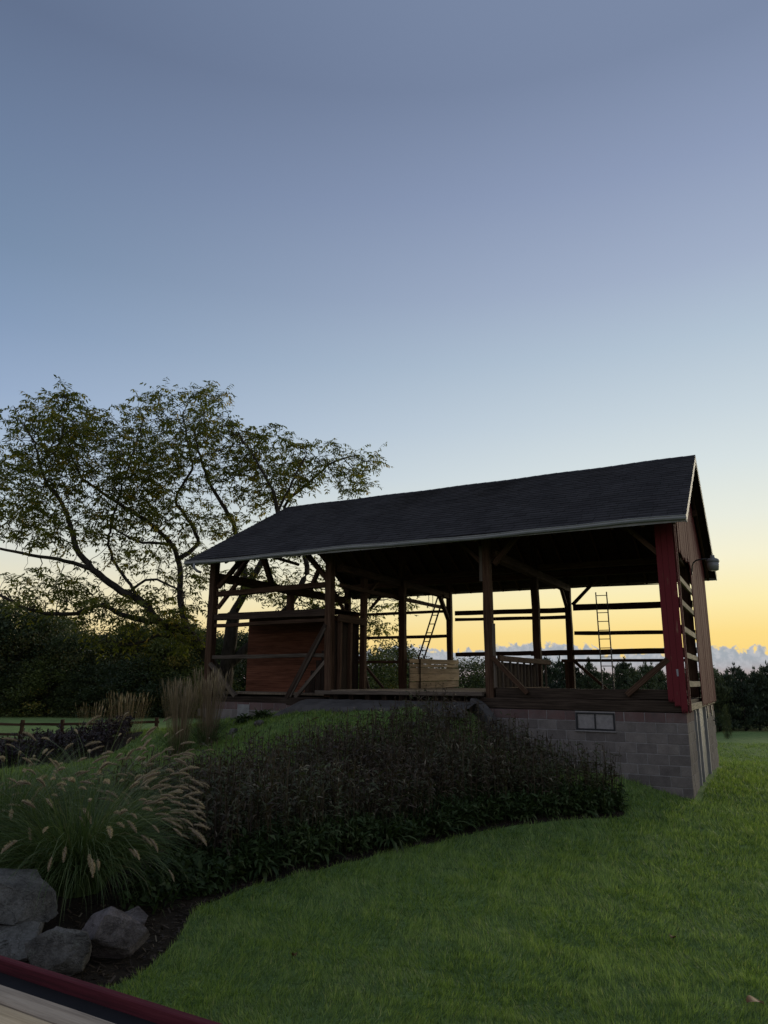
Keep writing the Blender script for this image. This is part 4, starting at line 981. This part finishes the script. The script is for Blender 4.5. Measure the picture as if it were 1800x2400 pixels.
# ---------------------------------------------------------------- the walnut tree behind the barn
def walnut():
    D = 27.0
    rg = np.random.default_rng(11)
    limbs = [  # pixel path with depth, start/end radius
        ([(526, 1660, 27), (528, 1600, 27), (534, 1540, 27), (542, 1480, 27), (548, 1437, 27)], .30, .24),
        ([(548, 1437, 27), (569, 1395, 26.8), (596, 1345, 26.6), (617, 1310, 26.5), (648, 1255, 26.2), (650, 1200, 26), (640, 1150, 25.8)], .17, .07),
        ([(534, 1560, 27), (600, 1500, 27.4), (671, 1428, 28), (701, 1380, 28.3), (720, 1328, 28.5), (700, 1260, 28.5), (668, 1189, 28.4), (704, 1147, 28.4), (733, 1122, 28.4), (775, 1085, 28.6), (815, 1070, 28.8)], .20, .035),
        ([(573, 1388, 26.8), (570, 1310, 27.3), (552, 1244, 27.8), (527, 1193, 28.2), (497, 1143, 28.5), (472, 1080, 28.6), (455, 1010, 28.6)], .15, .04),
        ([(528, 1620, 27), (500, 1560, 26.6), (472, 1523, 26.3), (434, 1479, 25.8), (374, 1458, 25.2), (331, 1409, 24.8), (271, 1376, 24.5), (217, 1333, 24.2), (179, 1284, 24.2), (163, 1219, 24.4), (136, 1165, 24.6), (103, 1121, 24.8), (85, 1050, 25)], .24, .035),
        ([(217, 1333, 24.2), (136, 1311, 23.6), (70, 1300, 23.2), (0, 1284, 22.8), (-60, 1250, 22.6)], .09, .03),
        ([(374, 1458, 25.2), (330, 1452, 24.8), (282, 1441, 24.2), (239, 1420, 23.8), (179, 1436, 23.4), (110, 1437, 23), (60, 1425, 22.8), (0, 1395, 22.6)], .12, .04),
        ([(405, 1490, 25.5), (365, 1490, 24.8), (325, 1508, 24.2), (290, 1510, 24)], .08, .03),
        ([(304, 1387, 24.6), (340, 1362, 24.4), (369, 1360, 24.4), (428, 1387, 24.5)], .06, .03),
        ([(434, 1479, 25.8), (428, 1430, 26.2), (423, 1403, 26.4), (418, 1311, 26.8), (396, 1268, 26.8), (347, 1224, 26.6), (282, 1181, 26.5), (217, 1137, 26.6), (185, 1110, 26.7), (160, 1040, 26.8)], .15, .035),
        ([(412, 1279, 26.8), (370, 1272, 26.2), (336, 1273, 25.8), (304, 1262, 25.4), (255, 1228, 25)], .07, .03),
        ([(418, 1311, 26.8), (450, 1290, 27.2), (466, 1273, 27.4), (440, 1215, 27.8), (412, 1175, 28), (432, 1130, 28), (450, 1100, 28), (445, 1056, 28), (430, 980, 28)], .10, .03),
        ([(331, 1409, 24.8), (260, 1300, 25.5), (262, 1230, 26), (300, 1100, 26.2), (330, 1000, 26.4)], .07, .03),
        ([(640, 1150, 25.8), (600, 1080, 25.8), (560, 1020, 26)], .06, .03), ([(650, 1200, 26), (690, 1120, 25.6), (720, 1060, 25.4)], .06, .03),
    ]
    nodes = []; parent = []; fixed_r = []
    def nearest(p):
        if not nodes: return -1
        A = np.array(nodes); return int(((A - p) ** 2).sum(1).argmin())
    for path, r0, r1 in limbs:
        pts = [np.array(at(*q)) for q in path]
        if not nodes: pts[0][2] = gz(pts[0][0], pts[0][1]) - .2
        # smooth resample
        dense = []
        for k in range(len(pts) - 1):
            p0, p1, p2, p3 = pts[max(k - 1, 0)], pts[k], pts[k + 1], pts[min(k + 2, len(pts) - 1)]
            m = max(1, int(np.linalg.norm(p2 - p1) / .22))
            for j in range(m):
                t = j / m; dense.append(.5 * ((2 * p1) + (-p0 + p2) * t + (2 * p0 - 5 * p1 + 4 * p2 - p3) * t * t + (-p0 + 3 * p1 - 3 * p2 + p3) * t ** 3))
        dense.append(pts[-1]); pa = nearest(dense[0]); L_ = len(dense)
        for k, p in enumerate(dense):
            p = p + rg.normal(0, .018, 3)
            nodes.append(p); parent.append(pa); fixed_r.append(r0 + (r1 - r0) * (k / L_) ** .7); pa = len(nodes) - 1
    n_limb = len(nodes)
    blobs = [(110, 1010, 120, 90, 25.2, 3.0), (200, 1090, 190, 110, 25.8, 3.2), (60, 1130, 100, 120, 24.6, 2.6), (420, 985, 165, 75, 27.6, 3.0), (330, 1080, 150, 90, 26.8, 3.2), (500, 1080, 110, 120, 28, 3.0),
             (560, 1080, 80, 70, 27, 2.8), (690, 1090, 90, 75, 27.5, 2.8), (790, 1090, 80, 62, 28.6, 2.4), (830, 1140, 45, 40, 28.6, 2.0), (620, 1150, 80, 60, 27, 2.6), (100, 1240, 130, 60, 24, 2.6), (250, 1210, 120, 70, 25.6, 2.6), (380, 1200, 110, 80, 26.8, 2.6), (500, 1210, 70, 70, 28, 2.6),
             (330, 1300, 100, 50, 25.5, 2.4), (440, 1330, 70, 70, 26.8, 2.6), (100, 1370, 130, 34, 23.4, 2.4), (60, 1405, 100, 40, 22.9, 2.2), (180, 1420, 120, 36, 23.6, 2.2), (300, 1440, 130, 62, 24.4, 2.4), (260, 1500, 90, 40, 24.2, 2.0), (400, 1420, 80, 60, 25.4, 2.4), (440, 1500, 50, 40, 25.5, 2.0),
             (570, 1360, 60, 60, 26.5, 2.2), (660, 1380, 70, 60, 27.5, 2.4), (760, 1390, 60, 50, 28.3, 2.2), (850, 1420, 70, 48, 28.6, 2.2), (930, 1410, 60, 40, 28.6, 1.8), (880, 1480, 50, 26, 28.4, 1.6), (720, 1300, 60, 40, 28.4, 2), (350, 930, 50, 30, 26.6, 1.6), (490, 925, 70, 28, 27.8, 1.8), (150, 930, 45, 36, 25.6, 1.6), (262, 1000, 80, 58, 26.2, 2.2), (600, 1030, 70, 45, 27, 2.2), (870, 1090, 30, 36, 28.6, 1.4)]
    at_pts = []
    for cx, cy, rx, ry, dc, dr in blobs:
        m = int(12 + rx * ry * dr / 95)
        for _ in range(m):
            v = rg.normal(size=3); v /= np.linalg.norm(v); v *= rg.random() ** .38
            at_pts.append(np.array(at(cx + v[0] * rx, cy + v[1] * ry, dc + v[2] * dr)))
    A = np.array(at_pts)
    NP = np.array(nodes)
    best = np.full(len(A), 1e9); bi = np.zeros(len(A), int)
    for k in range(0, len(NP), 200):
        d = np.linalg.norm(A[:, None] - NP[None, k:k + 200], axis=2); j = d.argmin(1); dm = d[np.arange(len(A)), j]; m = dm < best; best[m] = dm[m]; bi[m] = j[m] + k
    alive = np.ones(len(A), bool); step = .20
    for it in range(120):
        act = alive & (best < 4.5)
        if not act.any(): break
        new = {}
        P_ = np.array(nodes)
        d = A[act] - P_[bi[act]]; d /= np.linalg.norm(d, axis=1)[:, None] + 1e-9
        for b, v in zip(bi[act], d):
            new[b] = new.get(b, 0) + v
        added = []
        for b, v in new.items():
            nv = np.linalg.norm(v)
            if nv < 1e-6: continue
            v = v / nv + rg.normal(0, .24, 3); v /= np.linalg.norm(v)
            nodes.append(P_[b] + v * step); parent.append(b); fixed_r.append(0); added.append(len(nodes) - 1)
        Q = np.array([nodes[i] for i in added]); dm = np.linalg.norm(A[:, None] - Q[None], axis=2); j = dm.argmin(1); dv = dm[np.arange(len(A)), j]
        m = dv < best; best[m] = dv[m]; bi[m] = np.array(added)[j[m]]
        alive &= best > .24
        if len(nodes) > 26000: break
    N = len(nodes); P_ = np.array(nodes); par = np.array(parent)
    rad = np.zeros(N); kids = [[] for _ in range(N)]
    for i in range(N):
        if par[i] >= 0: kids[par[i]].append(i)
    ex = 2.35
    for i in range(N - 1, -1, -1):
        if not kids[i]: rad[i] = .0075
        else: rad[i] = sum(rad[k] ** ex for k in kids[i] if k > i) ** (1 / ex) if kids[i] else .009
        if fixed_r[i]: rad[i] = max(fixed_r[i], min(rad[i], fixed_r[i] * 1.0))
        rad[i] = max(rad[i], .0075)
    # tubes along chains
    V, F = [], []; done = np.zeros(N, bool); nb = 0
    order = [i for i in range(N) if par[i] < 0]
    stack = [(i, -1) for i in order]
    while stack:
        i, pa = stack.pop(); ch = [pa, i] if pa >= 0 else [i]
        while True:
            ks = kids[ch[-1]]
            if not ks: break
            ks = sorted(ks, key=lambda k: -rad[k]); ch.append(ks[0])
            for k in ks[1:]: stack.append((k, ch[-2] if len(ch) > 1 else ch[-1]))
        if len(ch) < 2: continue
        rr = [float(rad[k]) for k in ch]
        if pa >= 0: rr[0] = rr[1]
        sd = 9 if max(rr) > .1 else (5 if max(rr) > .03 else 3)
        v, f_ = tube([P_[k] for k in ch], rr, sd, False); V += [tuple(q) for q in v]; F += [tuple(a + nb for a in q) for q in f_]; nb += len(v)
    root = empty('walnut_tree', (P_[0][0], P_[0][1], P_[0][2] + .2)); tag(root, 'large spreading walnut tree with sparse yellowing leaves behind the barn', 'tree')
    o = link('trunk_and_limbs', mesh_np('trunk_and_limbs', V, F, [MATS['bark']], smooth=True)); o.location = -root.location; o.parent = root
    # pinnate leaves on the thin twigs
    thin = [i for i in range(n_limb, N) if rad[i] < .022]
    tips = [i for i in thin if not kids[i]]
    pick = list(tips) * 2 + list(rg.choice(thin, int(len(thin) * .5)))
    _pp = P_[pick]; _k = np.clip(.70 + .75 * fbm(_pp[:, 0] + _pp[:, 1] * .6, _pp[:, 2], 1.1, 21) + .25 * fbm(_pp[:, 0], _pp[:, 2] - _pp[:, 1], .5, 22), .12, 1); pick = [i for i, kk in zip(pick, _k) if rg.random() < kk]
    n = len(pick); base = P_[pick] + rg.normal(0, .03, (n, 3)); dr_ = P_[pick] - P_[par[pick]]
    az = np.arctan2(dr_[:, 1], dr_[:, 0]) + rg.normal(0, 1.0, n); Ln = rg.uniform(.36, .62, n)
    el = np.radians(rg.normal(22, 26, n)); bend = np.radians(rg.uniform(30, 95, n))
    sp = Soup(); Vv, Ff, Pp = blades(base, az, Ln, el, bend, .006, 5, 'flat'); age = np.clip(rg.normal(.42, .2, n) + .14 * fbm(base[:, 0], base[:, 2], .9, 5), 0, 1); age[rg.random(n) < .06] = .95; sp.add(Vv, Ff, age * .5)
    for k in range(1, 6):
        for sd in ((-1, 1) if k < 5 else (-1, 0, 1)):
            m = rg.random(n) < .9
            la = az[m] + sd * rg.normal(1.05, .2, m.sum()); tl = rg.uniform(.13, .21, m.sum()) * (.75 + .1 * k if k < 5 else 1)
            Vv, Ff, _ = blades(Pp[m, k], la, tl, np.radians(rg.normal(-18, 18, m.sum())), np.radians(rg.uniform(5, 40, m.sum())), .066 * rg.uniform(.7, 1.2, m.sum()), 2, 'leaf', twist=rg.uniform(-.7, .7, m.sum()))
            sp.add(Vv, Ff, np.clip(age[m] + rg.normal(0, .08, m.sum()), 0, 1))
    o = link('leaves', sp.mesh('leaves', 'walnut_leaf')); o.location = -root.location; o.parent = root; tag(o, kind='stuff')
    return N, n
print('walnut nodes, leaves', walnut())

# ---------------------------------------------------------------- background trees
def leaf_quads(C, size, rg, dirs=None):
    n = len(C); a = rg.normal(size=(n, 3)) if dirs is None else dirs + rg.normal(0, .35, (n, 3)); a /= np.linalg.norm(a, axis=1)[:, None]; b = np.cross(a, rg.normal(size=(n, 3))); b /= np.linalg.norm(b, axis=1)[:, None]
    s = size * rg.uniform(.6, 1.4, n)[:, None]; V = np.stack([C - a * s, C - b * s * (.55 if dirs is None else .3), C + a * s * (1 if dirs is None else 1.6), C + b * s * (.55 if dirs is None else .3)], 1).reshape(-1, 3); return V, np.arange(4 * n).reshape(-1, 4)
def broadleaf_proto(seed, H, R, n_cl, per, leaf):
    """crown and trunk meshes for a tree H high, standing at the origin"""
    rg = np.random.default_rng(seed); C = []; T = []; limbs = []
    for k in range(n_cl):
        u = rg.random() ** .8; z = H * (.03 + .95 * u); prof = math.sin(PI * min(1, .30 + .65 * u)) ** .7
        a = rg.uniform(0, 2 * PI); q = R * prof * rg.uniform(.35, 1.0) ** .6; c = np.array([q * math.cos(a), q * math.sin(a), z])
        sg = rg.uniform(.28, .55) * R / 2.2; m = int(per * rg.uniform(.6, 1.4)); p = rg.normal(size=(m, 3)); p /= np.linalg.norm(p, axis=1)[:, None]; p *= (rg.random(m) ** .45)[:, None] * np.array([1.25, 1.25, .75]) * sg * 1.9
        C.append(c + p); T.append(np.clip(rg.normal(.45, .28) + rg.normal(0, .14, m), 0, .96))
        if k % 4 == 0: limbs.append(c)
    C = np.concatenate(C); T = np.concatenate(T); V, F = leaf_quads(C, leaf, rg)
    crown = mesh_np('crown', V, F, [MATS['wood_leaf']], tint=T)
    Vt, Ft = tube([(0, 0, -.3), (.05, 0, H * .2), (-.04, .05, H * .45), (0, 0, H * .8)], [H * .022, H * .018, H * .013, H * .004], 7); Vt = [tuple(v) for v in Vt]
    for c in limbs:
        z0 = c[2] * .62; v, f_ = tube([(0, 0, z0), tuple(c * np.array([.5, .5, .0]) + np.array([0, 0, (z0 + c[2]) / 2 - .1])), tuple(c)], [H * .008, H * .005, H * .002], 4); nb = len(Vt); Vt += [tuple(q) for q in v]; Ft += [tuple(a + nb for a in q) for q in f_]
    return crown, mesh_py('trunk', Vt, Ft, MATS['bark'], True)
def conifer_proto(seed, H, R, whorls, leaf):
    rg = np.random.default_rng(seed); C = []; DD = []; Vt, Ft = tube([(0, 0, -.3), (0, 0, H * .5), (0, 0, H * 1.0)], [H * .018, H * .011, H * .002], 6); Vt = [tuple(v) for v in Vt]
    for k in range(whorls):
        u = (k + rg.uniform(-.3, .3)) / whorls; u = min(max(u, 0), .99); z = H * (.05 + .93 * u); L_ = R * ((1 - u) ** .85) * rg.uniform(.7, 1.25) + .10
        for j in range(rg.integers(4, 7)):
            a = rg.uniform(0, 2 * PI); m = int(14 + 50 * L_ / R); t = rg.random(m) ** .7; up = rg.uniform(.05, .5)
            p = np.column_stack([np.cos(a) * t * L_, np.sin(a) * t * L_, z + t * L_ * up]); p += rg.normal(0, .09 * (R / 1.4), (m, 3)) * (1 - .4 * t)[:, None]; C.append(p); DD.append(np.tile([math.cos(a) * .35, math.sin(a) * .35, .95], (m, 1)))
            v, f_ = tube([(0, 0, z), (math.cos(a) * L_, math.sin(a) * L_, z + L_ * up)], [H * .004, H * .001], 3); nb = len(Vt); Vt += [tuple(q) for q in v]; Ft += [tuple(b + nb for b in q) for q in f_]
    C.append(np.column_stack([rg.normal(0, .03, 26), rg.normal(0, .03, 26), rg.uniform(H * .93, H * 1.06, 26)])); DD.append(np.tile([0, 0, 1.4], (26, 1)))
    C = np.concatenate(C); V, F = leaf_quads(C, leaf, rg, np.concatenate(DD)); V = V.reshape(-1, 4, 3)
    crown = mesh_np('crown', V.reshape(-1, 3), F, [MATS['needle']], tint=np.clip(rg.normal(.5, .22, len(F)), 0, 1)); return crown, mesh_py('trunk', Vt, Ft, MATS['bark'], True)
bl = [broadleaf_proto(1, 9, 3.0, 120, 150, .10), broadleaf_proto(2, 8, 3.3, 110, 150, .10), broadleaf_proto(3, 5, 2.1, 80, 110, .075)]
cf = [conifer_proto(4, 4.2, 1.5, 22, .085), conifer_proto(5, 3.8, 1.7, 20, .085), conifer_proto(6, 4.6, 1.35, 24, .085)]
def place(name, proto, px, D, hscale, label, group, cat='tree', rz=0, wide=1.0):
    p = at(px, 1650, D); g = gz(p.x, p.y); root = empty(name, (p.x, p.y, g), rz); root.scale = (hscale * wide, hscale * wide, hscale); tag(root, label, cat, group)
    link('crown', proto[0], root); link('trunk', proto[1], root); return root
ordn = ['first', 'second', 'third', 'fourth', 'fifth', 'sixth', 'seventh', 'eighth', 'ninth', 'tenth', 'eleventh', 'twelfth', 'thirteenth', 'fourteenth', 'fifteenth', 'sixteenth', 'seventeenth', 'eighteenth', 'nineteenth', 'twentieth', 'twenty-first', 'twenty-second', 'twenty-third', 'twenty-fourth']
# photo pixel of the trunk, distance, top pixel
row = [(-70, 58, 1400), (15, 57, 1395), (90, 60, 1425), (165, 57, 1480), (235, 59, 1470), (305, 58, 1440), (375, 57, 1465), (440, 60, 1450), (505, 58, 1470), (575, 60, 1480), (650, 60, 1490), (725, 60, 1500), (800, 60, 1500)]
for k, (px, D, top) in enumerate(row):
    pr = bl[k % 2]; Hh = (1671 - top) / 1722 * D * (.90 if k % 3 else .98); place('broadleaf_tree', pr, px, D, Hh / (9 if k % 2 == 0 else 8), 'dark broadleaf tree in the woods left of the barn, %s from the left' % ordn[k], 'trees in the left woods', rz=k * 2.1, wide=1.12)
row2 = [(-30, 63, 1430), (130, 64, 1440), (275, 64, 1455), (400, 64, 1445), (540, 64, 1480), (690, 64, 1500)]
for k, (px, D, top) in enumerate(row2):
    place('broadleaf_tree', bl[(k + 1) % 2], px, D, (1671 - top) / 1722 * D / 9.6, 'dark tree of the rear row in the left woods, %s from the left' % ordn[k], 'trees in the rear row of the left woods', rz=k * 1.3 + .5, wide=1.2)
edge = [-40, 35, 110, 185, 262, 335, 410, 478]
for k, px in enumerate(edge):
    place('shrub', bl[2], px, 55.5, .62 + .12 * (k % 3), 'dark undergrowth shrub at the foot of the left woods, %s from the left' % ordn[k], 'undergrowth shrubs at the left woods', 'shrub', rz=k, wide=1.5)
mid = [(880, 50, 1520, 2), (915, 52, 1508, 2), (955, 54, 1525, 2), (1000, 56, 1560, 2), (1010, 50, 1575, 2), (1045, 54, 1560, 2), (1090, 48, 1542, 2), (1125, 50, 1538, 2)]
for k, (px, D, top, q) in enumerate(mid):
    place('broadleaf_tree', bl[q], px, D, (1682 - top) / 1722 * D / 5, 'bushy tree seen through the open middle bay, %s from the left' % ordn[k], 'trees seen through the middle bay', rz=k * 1.7, wide=1.2)
con = [(1165, 49, 1560), (1205, 46, 1565), (1245, 48, 1572), (1285, 45, 1540), (1315, 47, 1548), (1350, 46, 1555), (1385, 45, 1548), (1420, 48, 1575), (1455, 46, 1560), (1485, 47, 1562), (1520, 45, 1552), (1548, 48, 1565), (1580, 46, 1560), (1615, 45, 1555), (1650, 47, 1566), (1682, 45, 1568), (1712, 46, 1572), (1742, 44.5, 1560), (1775, 45.5, 1566), (1808, 45, 1552), (1845, 46, 1560)]
for k, (px, D, top) in enumerate(con):
    place('pine_tree', cf[k % 3], px, D, (1700 - top) / 1722 * D / (4.2, 3.8, 4.6)[k % 3], 'young pine in the row behind the right half of the barn, %s from the left' % ordn[k], 'young pines along the field', rz=k * 2.3, wide=1.3)
con2 = [1190, 1265, 1335, 1400, 1470, 1535, 1600, 1665, 1728, 1790]
for k, px in enumerate(con2):
    place('pine_tree', cf[(k + 1) % 3], px, 50, .93, 'young pine in the rear pine row, %s from the left' % ordn[k], 'young pines of the rear row', rz=k * 1.1 + .4, wide=1.75)
p = at(1698, 1700, 36); sapl = place('sapling', bl[2], 1698, 37, .30, 'thin sapling standing just beyond the barn back corner', 'saplings', wide=.3)
del sapl['group']
# ---------------------------------------------------------------- fallen leaves
def fallen(label, x, y, sz, rz):
    V = []; F = []; n = 7
    for i in range(n + 1):
        t = i / n; wd = sz * .32 * math.sin(PI * min(1, t * .9 + .06)) ** .8
        for j in (-1, 0, 1): V.append((t * sz - sz / 2, j * wd, .012 * abs(j) + .015 * math.sin(t * 5) + .05))
    for i in range(n):
        for j in (0, 1): a = i * 3 + j; F.append((a, a + 3, a + 4, a + 1))
    o = link('fallen_leaf', mesh_py('fallen_leaf', V, F, MATS['leaf_litter'], True)); o.location = (x, y, gz(x, y)); o.rotation_euler = (.1, .05, rz); tag(o, label, 'leaf', 'fallen leaves on the lawn')
fallen('large brown fallen leaf on the lawn at the lower right edge', 2.62, 5.62, .15, .3); fallen('small reddish leaf on the lawn above the large brown one', 2.6, 7.05, .09, 1.0); fallen('tiny brown leaf on the lawn below the middle', -.72, 6.55, .07, 2.0)
